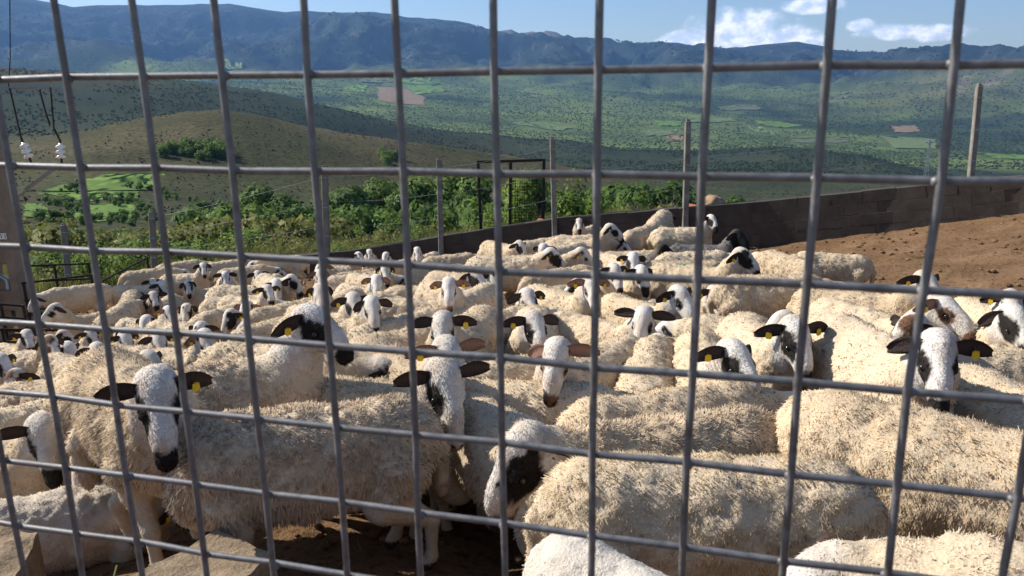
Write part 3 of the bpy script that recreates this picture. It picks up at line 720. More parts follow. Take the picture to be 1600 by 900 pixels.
def land_hit(u, v, r0=22., r1=14000.):
    """where the view through a pixel of the photograph meets the land"""
    u = np.atleast_1d(np.asarray(u, float)); v = np.atleast_1d(np.asarray(v, float))
    d = np.stack([(u-800)/FPX, (v-450)/FPX, np.ones_like(u)], 1)@BAS.T
    hd = np.hypot(d[:, 0], d[:, 1]); az = np.arctan2(d[:, 0], d[:, 1]); sl = d[:, 2]/hd
    rs = np.exp(np.linspace(math.log(r0), math.log(r1), 420))
    Z = land(np.repeat(az[:, None], len(rs), 1), np.repeat(rs[None], len(u), 0))
    below = sl[:, None]*rs[None] < Z; k = np.argmax(below, 1); k = np.where(below.any(1), k, len(rs)-1)
    r = rs[k]; return np.stack([r*np.sin(az), r*np.cos(az), Z[np.arange(len(u)), k]], 1), r

def build_land():
    a0 = np.concatenate([np.linspace(-70, -38, 33)[:-1], np.linspace(-38, 38, 400), np.linspace(38, 70, 33)[1:]])*math.pi/180
    rs = np.unique(np.concatenate([np.exp(np.linspace(math.log(14), math.log(600), 70)), np.exp(np.linspace(math.log(600), math.log(6500), 95)), np.exp(np.linspace(math.log(6500), math.log(9800), 70)), np.exp(np.linspace(math.log(9800), math.log(15200), 14))]))
    A, R = np.meshgrid(a0, rs, indexing='ij'); Z = land(A, R)
    V = np.stack([R*np.sin(A), R*np.cos(A), Z], -1); na, nr = A.shape
    i = np.arange(na*nr).reshape(na, nr)
    F = np.stack([i[:-1, :-1], i[1:, :-1], i[1:, 1:], i[:-1, 1:]], -1).reshape(-1, 4)
    u = np.interp(A, _ag, _ug); P = V.reshape(-1, 3); Pz = P*np.array([1, 1, 0.])
    n1 = fbm(Pz/400., 71, 4).reshape(A.shape); n2 = fbm(Pz/40., 73, 3).reshape(A.shape); n3 = fbm(Pz/1800., 75, 3).reshape(A.shape)
    forest = np.array([.095, .125, .044]); oak = np.array([.050, .074, .042]); pale = np.array([.105, .145, .060]); scrub = np.array([.086, .072, .040]); meadow = np.array([.10, .16, .04]); stone = np.array([.30, .25, .19]); ridge = np.array([.026, .036, .034])
    mixc = lambda c, k, w: c*(1-w[..., None])+k*w[..., None]
    sm = lambda x, a, b: np.clip((x-a)/(b-a), 0, 1)
    C = np.broadcast_to(np.array([.078, .082, .040]), V.shape).copy(); T1 = np.zeros(A.shape); T2 = np.zeros(A.shape)
    hill = sm(R, 330, 380)*(1-sm(R, 690, 800)); C = mixc(C, scrub, hill*np.clip(.75+.6*n2, 0, 1)); C = mixc(C, np.array([.052, .058, .028]), hill*sm(n2+.5*n1, -.05, .35)*.8); C = mixc(C, np.array([.12, .098, .06]), hill*sm(-n2, .18, .4)*.6); T2 = np.maximum(T2, hill); T2 = np.maximum(T2, sm(R, 60, 100)*.8)
    C = mixc(C, scrub*.75, (1-sm(R, 200, 330))*sm(R, 40, 70)*np.clip(.3+n2, 0, 1))
    C = mixc(C, np.array([.050, .060, .034]), sm(u, 880, 1050)*sm(R, 60, 120)*.85); T2 = np.maximum(T2, sm(R, 60, 120)*.6)
    rdg = sm(R, 800, 950)*(1-sm(R, 1750, 1950)); C = mixc(C, np.array([.036, .048, .032]), rdg); C = mixc(C, scrub*.8, rdg*sm(n1, .1, .4)*.7*(1-sm(u, 650, 850))); T2 = np.maximum(T2, rdg)
    val = sm(R, 1800, 2000); C = mixc(C, forest*1.25, val); C = mixc(C, pale*.85, val*sm(n1, .0, .35)); C = mixc(C, oak*.72, val*sm(n3+.5*n1, .0, .22)*.9); T1 = np.maximum(T1, val)
    mt = sm(R, 5700, 6500); C = mixc(C, ridge, mt); C = mixc(C, ridge*1.5, mt*sm(n1, .05, .4)*.8); C = mixc(C, stone*.6, mt*sm(np.abs(n2), .45, .6)*.5)
    # bare ravines on the right flank and a rocky top over the middle range
    rav = np.exp(-((u-1530)/70)**2)*sm(R, 4700, 5100)*(1-sm(R, 5700, 6200)); C = mixc(C, stone*.85, rav*sm(n2+.2*n1, -.15, .25))
    C = mixc(C, scrub, np.exp(-((u-1450)/160)**2)*sm(R, 4200, 4600)*(1-sm(R, 5700, 6300))*.5)
    top = sm(R, 9000, 9500)*np.exp(-((u-850)/90)**2); C = mixc(C, stone*.7, top*.8)
    ob = mesh_from('land', P, F, (M['terrain'],), True, C.reshape(-1, 3))
    at = ob.color_attributes.new('texture_kind', 'FLOAT_COLOR', 'POINT')
    at.data.foreach_set('color', np.stack([T1, T2, 0*T1, 0*T1+1], -1).astype(np.float32).ravel())
    return tag(link('land', ob), kind='structure')
build_land()

def drape(name, poly, color, n=14, lift=.6):
    """a field: a sheet laid over the land inside a polygon of photograph pixels"""
    poly = np.array(poly, float); lo = poly.min(0); hi = poly.max(0)
    V = []; rows = []
    for j in range(n+1):
        v = lo[1]+(hi[1]-lo[1])*(.001+.998*j/n); xs = []
        for a, b in zip(poly, np.roll(poly, -1, 0)):
            if (a[1] <= v) != (b[1] <= v): xs.append(a[0]+(b[0]-a[0])*(v-a[1])/(b[1]-a[1]))
        xs = [min(xs), max(xs)]; rows.append([(xs[0]+(xs[1]-xs[0])*i/n+1.6*math.sin(i*9+j*5), v) for i in range(n+1)])
    q = np.array(rows).reshape(-1, 2); P, r = land_hit(q[:, 0], q[:, 1])
    rm = np.median(r); P[:, 2] += lift*rm/1000.
    i = np.arange((n+1)**2).reshape(n+1, n+1); F = np.stack([i[:-1, :-1], i[1:, :-1], i[1:, 1:], i[:-1, 1:]], -1).reshape(-1, 4)
    rr = r.reshape(n+1, n+1); fr = np.stack([rr[:-1, :-1], rr[1:, :-1], rr[1:, 1:], rr[:-1, 1:]], -1).reshape(-1, 4)
    F = F[(fr.max(1)/fr.min(1)) < 1.25]
    o = link(name, mesh_from(name, P, F[:, ::-1], (M['grass_field'],), True)); o.color = (*color, 1); tag(o, kind='structure')
GRN = (.120, .195, .048); GR2 = (.135, .175, .075); BRN = (.23, .165, .105); DUL = (.12, .14, .075)
for poly, c in [
 ([(592, 138), (622, 136), (664, 153), (662, 165), (628, 165), (590, 158)], BRN),
 ([(610, 122), (660, 121), (688, 131), (640, 134)], GRN), ([(632, 135), (690, 133), (695, 145), (648, 148)], GRN),
 ([(566, 123), (600, 121), (620, 131), (562, 132)], DUL), ([(532, 141), (548, 133), (575, 133), (570, 146)], GRN),
 ([(796, 194), (822, 191), (905, 200), (872, 206)], GR2), ([(1181, 189), (1196, 189), (1256, 197), (1222, 202), (1184, 195)], GRN),
 ([(1072, 184), (1142, 186), (1150, 191), (1080, 193)], GR2), ([(1165, 198), (1190, 199), (1215, 212), (1180, 208)], GR2),
 ([(1374, 213), (1462, 219), (1462, 234), (1398, 233)], GR2), ([(1526, 239), (1600, 244), (1640, 250), (1560, 250)], GRN),
 ([(1020, 188), (1066, 190), (1062, 200), (1030, 198)], GRN), ([(1000, 205), (1060, 203), (1052, 212), (1012, 214)], GR2),
 ([(1040, 214), (1068, 212), (1066, 221), (1046, 221)], BRN), ([(1392, 198), (1430, 197), (1438, 207), (1400, 209)], BRN),
 ([(352, 104), (380, 103), (378, 110), (340, 111)], GR2), ([(1236, 217), (1328, 216), (1325, 224), (1242, 224)], DUL),
 ([(55, 302), (146, 280), (172, 274), (262, 272), (244, 298), (180, 292)], GRN), ([(50, 303), (217, 302), (214, 311), (140, 316), (75, 306)], GRN),
 ([(38, 320), (66, 320), (88, 340), (38, 342)], GRN), ([(98, 338), (146, 319), (212, 320), (208, 342), (150, 348)], GRN),
 ([(1290, 150), (1330, 148), (1340, 153), (1296, 156)], DUL), ([(1120, 168), (1180, 166), (1190, 172), (1128, 175)], DUL),
]: drape('field', poly, c)

# ------------------------------------------------------------------ plants
def crown_data(rng, n, rx, rz, size, lobes=9, z0=0., flat=1., spread=.6):
    """leaf clumps through a crown of several uneven lobes; leaves as small bent quads"""
    lc = rng.normal(0, 1, (lobes, 3)); lc = lc/np.linalg.norm(lc, axis=1)[:, None]*rng.uniform(.25, 1, (lobes, 1))*spread
    lr_ = rng.uniform(.30, .58, lobes)
    k = rng.integers(0, lobes, n); d = rng.normal(0, 1, (n, 3)); d /= np.linalg.norm(d, axis=1)[:, None]
    rr = rng.uniform(.72, 1.05, n)
    p = lc[k]+d*lr_[k][:, None]*rr[:, None]; p = p*np.array([rx, rx, rz])+np.array([0, 0, z0])
    nrm = unit(d+.5*unit(p-np.array([0, 0, z0]))); a = unit(np.cross(nrm, rng.normal(0, 1, (n, 3)))); b_ = np.cross(nrm, a)
    tilt = rng.normal(0, .32, (n, 1)); a = unit(a+nrm*tilt); s = size*rng.uniform(.6, 1.4, (n, 1))
    V = np.stack([p-a*s*.5, p+b_*s*.35-nrm*s*.06, p+a*s*.5, p-b_*s*.35-nrm*s*.06], 1).reshape(-1, 3)
    F = (np.arange(n)[:, None]*4+np.array([3, 2, 1, 0])); N = np.repeat(unit(nrm+np.array([0, 0, .6])+rng.normal(0, .35, (n, 3))), 4, 0)
    return V, F, N
def crown_mesh(name, mat, rng, parts):
    Vs = []; Fs = []; Ns = []; b = 0
    for V, F, N in parts: Vs.append(V); Fs.append(F+b); Ns.append(N); b += len(V)
    me = mesh_from(name, np.concatenate(Vs), np.concatenate(Fs), (M[mat],), True)
    me.normals_split_custom_set_from_vertices(np.concatenate(Ns))
    return me
def trunk_mesh(name, rng, h, r, limbs=6, mat='bark'):
    mb = MB(); bend = rng.normal(0, .06, 2)*h
    top = np.array([bend[0], bend[1], h]); m = top*.5+np.array([*rng.normal(0, .03, 2)*h, 0])
    mb.tube([(0, 0, -.5), (0, 0, 0), m, top], [r*1.3, r, r*.7, r*.35], 7)
    for k in range(limbs):
        f = rng.uniform(.4, .95); a = rng.uniform(0, 6.28); p = top*f; L = h*rng.uniform(.3, .5)
        q = p+np.array([math.cos(a)*L*.6, math.sin(a)*L*.6, L*.6]); mb.tube([p, (p+q)/2+np.array([0, 0, .05*h]), q], [r*.45, r*.28, r*.10], 5)
    return mb.mesh(name, mat, True)
rng = np.random.default_rng(11)
TREES = {}
for kind, mat, rx, rz, z0, n, size, h, r in [('oak', 'oak_leaf', 3.2, 2.7, 4.4, 1500, .62, 4.0, .17), ('ash', 'ash_leaf', 2.6, 3.0, 4.6, 1500, .50, 4.3, .13), ('round', 'oak_leaf', 2.6, 2.2, 3.2, 1300, .50, 2.8, .13), ('bright', 'bright_leaf', 2.2, 2.2, 3.0, 1200, .42, 2.7, .10)]:
    cr = crown_mesh('crown', mat, rng, [crown_data(rng, n, rx, rz, size, 13, z0, spread=.72)])
    TREES[kind] = (cr, trunk_mesh('trunk', rng, h, r))
def put_tree(kind, u, v, r, label, group='trees growing below the pen wall', name='tree', cat='tree', wide=1.):
    """a tree whose top shows at pixel (u, v), standing on the land at distance r"""
    d = px_dir(u, v); d = d/np.hypot(d[0], d[1])*r; cr, tk = TREES[kind]
    top = max(p.co.z for p in cr.vertices); z = float(land_xy(d[0], d[1])[0])-.1
    o = empty(name, (d[0], d[1], z), random.uniform(0, 6.28), label=label, cat=cat, group=group)
    s = max(.12, (d[2]-z)/top); w = s*random.uniform(.95, 1.2)*wide; o.scale = (w, w, s)
    link('crown', cr, o); link('trunk', tk, o)
    return o
# far woods: thousands of crowns instanced on points of one object each
def gn_scatter(name, pts, scl, template, label=None):
    me = bpy.data.meshes.new(name); me.vertices.add(len(pts)); me.vertices.foreach_set('co', np.asarray(pts, np.float32).ravel())
    a = me.attributes.new('size', 'FLOAT', 'POINT'); a.data.foreach_set('value', np.asarray(scl, np.float32))
    o = link(name, me)
    g = bpy.data.node_groups.new(name, 'GeometryNodeTree'); g.interface.new_socket('Geometry', in_out='INPUT', socket_type='NodeSocketGeometry'); g.interface.new_socket('Geometry', in_out='OUTPUT', socket_type='NodeSocketGeometry')
    gi = g.nodes.new('NodeGroupInput'); go = g.nodes.new('NodeGroupOutput'); ip = g.nodes.new('GeometryNodeInstanceOnPoints'); oi = g.nodes.new('GeometryNodeObjectInfo'); na = g.nodes.new('GeometryNodeInputNamedAttribute'); rv = g.nodes.new('FunctionNodeRandomValue')
    oi.inputs[0].default_value = template; na.data_type = 'FLOAT'; na.inputs[0].default_value = 'size'; rv.data_type = 'FLOAT_VECTOR'; rv.inputs[1].default_value = (.15, .15, 6.28)
    L = g.links.new; L(gi.outputs[0], ip.inputs['Points']); L(oi.outputs['Geometry'], ip.inputs['Instance']); L(na.outputs[0], ip.inputs['Scale']); L(rv.outputs[0], ip.inputs['Rotation']); L(ip.outputs[0], go.inputs[0])
    md = o.modifiers.new('scatter', 'NODES'); md.node_group = g
    return tag(o, label, kind='stuff')
def template(name, me):
    return bpy.data.objects.new(name, me)                # never linked to the scene: only the source of the instances
tp_far = template('far_crown', crown_mesh('far_crown', 'wood_pale', rng, [crown_data(rng, 110, 1, .8, .55, 6, .45, spread=.6)]))
tp_dark = template('dark_crown', crown_mesh('dark_crown', 'wood_dark', rng, [crown_data(rng, 90, 1, .75, .55, 6, .5, spread=.6)]))
tp_scrub = template('scrub_clump', crown_mesh('scrub_clump', 'scrub', rng, [crown_data(rng, 50, 1, .5, .6, 4, .3, spread=.6)]))
tp_oak = template('oak_clump', crown_mesh('oak_clump', 'oak_leaf', rng, [crown_data(rng, 420, 1, .95, .26, 10, .8, spread=.7)]))
tp_ash = template('ash_clump', crown_mesh('ash_clump', 'ash_leaf', rng, [crown_data(rng, 420, 1, 1.0, .24, 10, .8, spread=.7)]))
def scatter_land(n, u0, u1, r0, r1, keep):
    """points even in bearing and in log distance; keep(u, r, x, y) -> chance"""
    u = rng.uniform(u0, u1, n); r = np.exp(rng.uniform(math.log(r0), math.log(r1), n)); az = np.interp(u, _ug, _ag)
    x = r*np.sin(az); y = r*np.cos(az); k = rng.random(n) < keep(u, r, x, y)
    u, r, x, y, az = u[k], r[k], x[k], y[k], az[k]; z = land(az, r)
    return np.stack([x, y, z], 1), u, r
P2 = lambda x, y, s: fbm(np.stack([x/s, y/s, 0*x], -1), 81, 3)
FIELDS = [o for o in COL.objects if o.name.startswith('field')]
def clear_of_fields(P):
    ok = np.ones(len(P), bool)
    az = np.arctan2(P[:, 0], P[:, 1]); r = np.hypot(P[:, 0], P[:, 1])
    for o in FIELDS:
        c = np.array([v.co[:] for v in o.data.vertices]); fa = np.arctan2(c[:, 0], c[:, 1]); fr = np.hypot(c[:, 0], c[:, 1])
        near = (az > fa.min()) & (az < fa.max()) & (r > fr.min()*.97) & (r < fr.max()*1.03); i = np.where(near)[0]
        if len(i):
            d = np.sqrt(((P[i, None, :2]-c[None, :, :2])**2).sum(-1)).min(1); ok[i[d < .06*np.median(fr)*.35]] = False
    return ok
# valley woods
P, u, r = scatter_land(52000, -350, 2000, 1900, 6800, lambda u, r, x, y: np.clip(.55+2.8*P2(x, y, 420.), .02, 1))
k = clear_of_fields(P); P, r = P[k], r[k]; gn_scatter('valley_wood', P, rng.uniform(2.2, 4.6, len(P))*np.clip(r/3500, .75, 1.3), tp_far)
P, u, r = scatter_land(26000, -350, 2000, 1900, 6800, lambda u, r, x, y: np.clip(.35-2.4*P2(x, y, 420.), .0, 1))
k = clear_of_fields(P); P, r = P[k], r[k]; gn_scatter('valley_oak_wood', P, rng.uniform(2.4, 5., len(P))*np.clip(r/3500, .75, 1.3), tp_dark)
# mountain woods
P, u, r = scatter_land(9000, -350, 2000, 6600, 9300, lambda u, r, x, y: np.clip(.5+1.2*P2(x, y, 900.), .05, 1))
gn_scatter('mountain_wood', P, rng.uniform(9, 17, len(P)), tp_dark)
# dark ridge scrub
P, u, r = scatter_land(22000, -350, 1800, 850, 1850, lambda u, r, x, y: np.clip(.55+2.6*P2(x, y, 90.), .03, 1))
gn_scatter('ridge_scrub', P, rng.uniform(.8, 2.2, len(P)), tp_dark)
# scrub on the brown hill
P, u, r = scatter_land(17000, -350, 1700, 210, 760, lambda u, r, x, y: np.clip(.15+2.2*P2(x, y, 45.), .02, .9))
k = clear_of_fields(P); P, r = P[k], r[k]; gn_scatter('hill_scrub', P, rng.uniform(.25, .85, len(P)), tp_scrub)
# the green thicket on the hill's flank and hedges between the fields
def clump_px(pts, r_hint=None, tp=tp_oak, name='hill_thicket', size=(1.5, 3.2)):
    q = np.array(pts, float); P, r = land_hit(q[:, 0], q[:, 1]); return gn_scatter(name, P, rng.uniform(*size, len(P)), tp)
pts = [(rng.uniform(248, 352), rng.uniform(232, 252)) for _ in range(46)]+[(rng.normal(610, 14), rng.normal(250, 5)) for _ in range(10)]
clump_px(pts, tp=tp_ash, size=(1.6, 3.6))
hed = []
for (a, b, c, d, n) in [(68, 316, 130, 330, 26), (130, 318, 215, 317, 22), (140, 345, 215, 346, 20), (55, 345, 130, 350, 20), (200, 290, 250, 302, 16), (90, 300, 130, 298, 12), (215, 325, 245, 345, 18), (20, 300, 30, 350, 14), (150, 312, 210, 312, 10), (245, 300, 330, 330, 26)]:
    hed += [(a+(c-a)*t_+rng.normal(0, 4), b+(d-b)*t_+rng.normal(0, 3)) for t_ in rng.random(n)]
clump_px(hed, name='hedgerow', size=(.6, 1.5))
# bushy slope below the pen: masses behind the single trees
P, u, r = scatter_land(1500, -350, 1080, 58, 205, lambda u, r, x, y: np.clip(.55+1.2*P2(x, y, 25.), .05, 1)*np.where(r < 95, .5, 1)*np.where((u < 270) & (r > 85), .08, 1))
gn_scatter('slope_thicket', P, rng.uniform(.8, 2.3, len(P))*np.where(u < 270, .42, 1), tp_oak)
P, u, r = scatter_land(700, -350, 1080, 58, 300, lambda u, r, x, y: np.clip(.4-1.2*P2(x, y, 25.), .0, 1)*np.where((u < 270) & (r > 85), .15, 1))
k = clear_of_fields(P); gn_scatter('slope_brushwood', P[k], rng.uniform(.7, 2.1, k.sum())*np.where(u[k] < 270, .45, 1), tp_ash)

tp_dry = template('dry_clump', crown_mesh('dry_clump', 'weed', rng, [crown_data(rng, 260, 1, .7, .22, 8, .5, spread=.7)]))
P, u, r = scatter_land(520, -350, 1080, 34, 150, lambda u, r, x, y: np.clip(.3+1.5*P2(x+90, y, 18.), .0, 1))
gn_scatter('dry_brush', P, rng.uniform(.5, 1.5, len(P)), tp_dry)

# single trees below the wall
for kind, u, v, r, lab in [
 ('oak', 400, 283, 105, 'dark green oak left of the leaning concrete post, its top level with the mesh crossing'),
 ('oak', 442, 300, 92, 'broad oak crown just left of the thick concrete post'),
 ('round', 470, 318, 75, 'low round tree behind the weeds left of the thick concrete post'),
 ('oak', 545, 285, 120, 'tall oak right of the thick concrete post'),
 ('ash', 590, 277, 125, 'pale topped tree in the middle of the tree belt'),
 ('oak', 575, 318, 88, 'dark low oak in front of the tree belt behind the wall'),
 ('oak', 628, 290, 110, 'dark oak between the two thin concrete posts'),
 ('ash', 655, 272, 135, 'light green tree top left of the slim concrete post'),
 ('ash', 700, 262, 140, 'light green tree on the right of the slim concrete post'),
 ('oak', 668, 315, 90, 'shaded oak below the light green tree tops'),
 ('oak', 722, 298, 98, 'dark oak just left of the iron gate frame'),
 ('ash', 742, 266, 135, 'light green tree rising behind the left bar of the iron gate frame'),
 ('oak', 775, 310, 88, 'dark tree seen through the left half of the iron gate frame'),
 ('bright', 820, 262, 62, 'yellow green tree seen through the right half of the iron gate frame'),
 ('ash', 960, 285, 105, 'tree behind the bare wall top right of the leafy bush'),
 ('oak', 1000, 302, 95, 'dark low oak left of the far right concrete posts'),
 ('round', 350, 330, 70, 'round light tree behind the weeds on the left'),
 ('round', 300, 345, 60, 'round bush tree above the left hurdle'),
 ('oak', 232, 332, 120, 'oak standing under the terraced fields'),
 ('round', 205, 362, 70, 'round tree behind the left concrete post'),
 ('oak', 150, 366, 74, 'dark tree between the two left concrete posts'),
 ('round', 60, 372, 68, 'green tree beside the pylon'),
 ('oak', 1150, 303, 100, 'low oak showing over the wall behind the red earth heap'),
 ('oak', 500, 300, 130, 'oak hidden half behind the thick concrete post'),
]: put_tree(kind, u, v, r, lab)

# shrubs right behind the wall and the left hurdles
def leafy(name, mat, n, rx, rz, size, lobes, z0): return crown_mesh(name, mat, rng, [crown_data(rng, n, rx, rz, size, lobes, z0, spread=.75)])
SH = {'bright': leafy('foliage', 'bright_leaf', 900, .9, .8, .11, 10, .7), 'dull': leafy('foliage', 'ash_leaf', 900, .9, .7, .10, 10, .6), 'tall': leafy('foliage', 'bright_leaf', 1500, .75, 1.25, .12, 14, 1.2), 'weedy': leafy('foliage', 'weed', 1000, 1.0, .6, .08, 12, .5)}
def stems(h):
    mb = MB()
    for k in range(7):
        a = k*.9; mb.tube([(0, 0, -.3), (.12*math.cos(a), .12*math.sin(a), h*.35), (.4*math.cos(a), .4*math.sin(a), h*.8)], [.022, .016, .006], 5)
    return mb.mesh('stem', 'bark', True)
ST = stems(1.4)
def shrub(kind, u, v, r, label, wide=1.):
    d = px_dir(u, v); d = d/np.hypot(d[0], d[1])*r; z = float(land_xy(d[0], d[1])[0])-.1; me = SH[kind]; top = max(p.co.z for p in me.vertices); s = max(.35, (d[2]-z)/top)
    o = empty('shrub', (d[0], d[1], z), random.uniform(0, 6.28), label=label, cat='shrub', group='shrubs behind the wall'); o.scale = (s*wide, s*wide, s)
    link('foliage', me, o); link('stem', ST, o)
for kind, u, v, r, lab, w in [
 ('tall', 895, 256, 17.2, 'tall leafy bush right behind the wall beside the middle concrete post', 1.),
 ('tall', 925, 290, 17.6, 'leafy bush on the right shoulder of the tall bush behind the wall', 1.),
 ('bright', 775, 322, 18, 'bright green shrub behind the wall under the iron gate frame', 1.), ('bright', 820, 300, 18.5, 'yellow green shrub seen through the netting of the iron gate frame', 1.),
 ('bright', 535, 378, 18.5, 'low bright shrub at the foot of the thick concrete post', 1.2), ('bright', 575, 384, 18.4, 'low bright shrub along the wall right of the thick post', 1.3),
 ('weedy', 470, 372, 19.5, 'dry weedy bush left of the thick concrete post', 1.4), ('weedy', 430, 362, 20.5, 'dry yellowish weed bush above the shaded wall end', 1.5), ('dull', 395, 352, 22, 'grey green shrub behind the far left sheep', 1.3),
 ('bright', 350, 362, 21, 'sunny leaf bush over the backs of the far sheep', 1.3), ('weedy', 375, 378, 19.5, 'yellow grass bush right behind the far sheep', 1.4), ('bright', 315, 372, 20.5, 'bright leafed bush between hurdle and sheep', 1.2),
 ('dull', 285, 372, 22, 'dull green bush behind the hurdle post', 1.2), ('bright', 190, 388, 19.5, 'bright bush behind the left hurdle', 1.1), ('dull', 215, 368, 22, 'dull bush right of the left concrete post', 1.2),
 ('dull', 150, 378, 21, 'bushy growth between the left posts', 1.2), ('bright', 120, 392, 19.5, 'bright leafed bush over the hurdle beside the leaning post', 1.1), ('dull', 70, 385, 21, 'dull green bush near the pylon foot', 1.2),
 ('weedy', 80, 418, 19.0, 'yellow weeds behind the hurdle next to the pylon', 1.2), ('weedy', 440, 385, 18.8, 'low yellow weeds at the wall end', 1.4), ('dull', 620, 372, 19.2, 'low grey green shrub on the wall top', 1.2),
 ('dull', 655, 350, 21, 'brownish shrub behind the wall near the slim post', 1.2), ('weedy', 560, 362, 21, 'dry shrub behind the wall between two posts', 1.3), ('weedy', 610, 352, 23, 'dry brush on the bank behind the wall', 1.4), ('weedy', 500, 385, 18.8, 'yellow grass tuft against the thick post', 1.2),
]: shrub(kind, u, v, r, lab, w)
# bare bush right of the tall one
mb = MB(); d = px_pt(1025, 330, 16.6); z0 = d[2]-.5
o = empty('bare_bush', (d[0], d[1], z0), label='bare grey twiggy bush on the far side of the wall', cat='shrub')
for k in range(70):
    a = rng.uniform(0, 6.28); L = rng.uniform(.4, .85); q = np.array([math.cos(a)*L*.75, math.sin(a)*L*.5, L*rng.uniform(.6, 1.)]); mb.tube([(0, 0, -.2), q*.5+rng.normal(0, .05, 3), q, q*1.2+rng.normal(0, .07, 3)], [.012, .008, .005, .002], 4, False)
mb.build('twigs', 'twig', o)
# grass tufts and weeds: uncountable
bl = []
for k in range(60):
    a = rng.uniform(0, 6.28); q = np.array([math.cos(a), math.sin(a), 0])*rng.uniform(.02, .16); L = rng.uniform(.15, .42); e = q+np.array([math.cos(a)*L*.4, math.sin(a)*L*.4, L]); s_ = np.array([-math.sin(a), math.cos(a), 0])*.008; bl.append((q-s_, q+s_, e))
V = np.array(bl).reshape(-1, 3); F = np.arange(len(V)).reshape(-1, 3)
tp_grass = template('grass_tuft', mesh_from('grass_tuft', V, F, (M['weed'],), False))
P, u, r = scatter_land(2300, -300, 1010, 17.8, 34, lambda u, r, x, y: np.clip(.6+1.1*P2(x, y, 3.), .05, 1)); gn_scatter('rough_grass', P, rng.uniform(.6, 1.5, len(P)), tp_grass)
# ------------------------------------------------------------------ the wire mesh in front
CELL = .10; n0 = np.array([-5.96739372, -2.41533033, 8.91144748])*CELL
a_r = BAS@np.array([.96932632, .05161432, -.24029658]); a_r /= np.linalg.norm(a_r)
a_d = BAS@np.array([.01861972, .96732422, .25285797]); a_d /= np.linalg.norm(a_d); a_d = unit(a_d-a_r*(a_d@a_r)); CELLV = CELL*.994
a_n = np.cross(a_r, a_d); o0 = BAS@n0
a_n = a_n if a_n[1] < 0 else -a_n
fence = empty('wire_mesh_fence', tuple(o0+a_d*1.45), label='grey galvanised welded wire mesh fence standing right in front of the flock', cat='fence')
inv = Matrix.Translation(-Vector(tuple(o0+a_d*1.45)))
def wire(pts):
    mb = MB(); mb.tube(pts, .0040, 10); o = mb.build('wire', 'galvanised', fence, True); o.matrix_parent_inverse = inv; return o
for i in range(-9, 24):
    wob = np.convolve(rng.normal(0, .0016, 16), [.5, .5], 'same')[:14]
    wire([o0+a_r*(CELL*i+wob[j+3])+a_d*CELLV*j+a_n*(.0035+.0008*math.sin(i*3+j)) for j in [-3, -2, -1, 0, 1, 2, 3, 4, 5, 6, 7, 8, 9, 10]])
for j in range(-3, 11):
    wob = rng.normal(0, .0012, 40)
    wire([o0+a_r*CELL*i+a_d*(CELLV*j+wob[i+10])-a_n*(.0035+.0006*math.sin(j*2+i)) for i in range(-9, 24)])

wb_ = MB()
for i in range(-9, 24):
    for j in range(-3, 11):
        c = o0+a_r*CELL*i+a_d*CELLV*j; wb_.tube([c+a_n*.0045, c+a_n*.0015, c-a_n*.0015, c-a_n*.0045], [.002, .0052+.0006*math.sin(i*5+j*3), .0052+.0006*math.sin(i*3+j*7), .002], 7)
o = wb_.build('weld_beads', 'galvanised', fence, True); o.matrix_parent_inverse = inv; o['kind'] = 'stuff'

# ------------------------------------------------------------------ the pen wall of concrete blocks
wall = empty('block_wall', tuple(WALL[5]+np.array([0, 0, -.8])), label='low brown concrete block wall closing the far side of the pen', cat='wall')
winv = Matrix.Translation(-Vector(tuple(WALL[5]+np.array([0, 0, -.8]))))
BL, BH, BT = .48, .21, .20
blocks = []
for k in range(5):
    mb = MB(); mb.box((0, 0, 0), (BL-.004, BT, BH-.004), None, .003)
    V = np.array(mb.v); V += np.stack([fbm(V*7+k*5, 3, 2), fbm(V*7+k*9, 4, 2)*1.2, fbm(V*7+k*13, 5, 2)], 1)*.006; mb.v = [tuple(x) for x in V]
    blocks.append(mb.mesh('block', 'block'))
mort = MB(); copi = MB()
run = 0
for a, b in zip(WALL[:-1], WALL[1:]):
    L = np.linalg.norm((b-a)[:2]); t_ = (b-a)/L; nn = int(round(L/BL)); st = L/nn; ang = math.atan2(t_[1], t_[0])
    R = np.array([[t_[0], -t_[1], 0], [t_[1], t_[0], 0], [t_[2], 0, 1]])
    for i in range(nn):
        s_ = (i+.5)*st; base = a+t_*s_; zt = a[2]+(b[2]-a[2])*(i+.5)/nn+rng.normal(0, .004)
        for c in range(5):
            off = .5*st if c % 2 else 0
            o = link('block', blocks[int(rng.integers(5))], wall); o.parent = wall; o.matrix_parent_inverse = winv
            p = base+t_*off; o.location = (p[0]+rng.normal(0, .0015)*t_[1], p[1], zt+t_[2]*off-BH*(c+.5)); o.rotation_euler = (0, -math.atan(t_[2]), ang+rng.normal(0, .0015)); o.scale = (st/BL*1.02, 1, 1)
    m_ = (a+b)/2; mort.box((m_[0], m_[1], m_[2]-.55), (L+.1, BT-.025, 1.06), R)
o = mort.build('mortar', 'mortar', wall); o.matrix_parent_inverse = winv
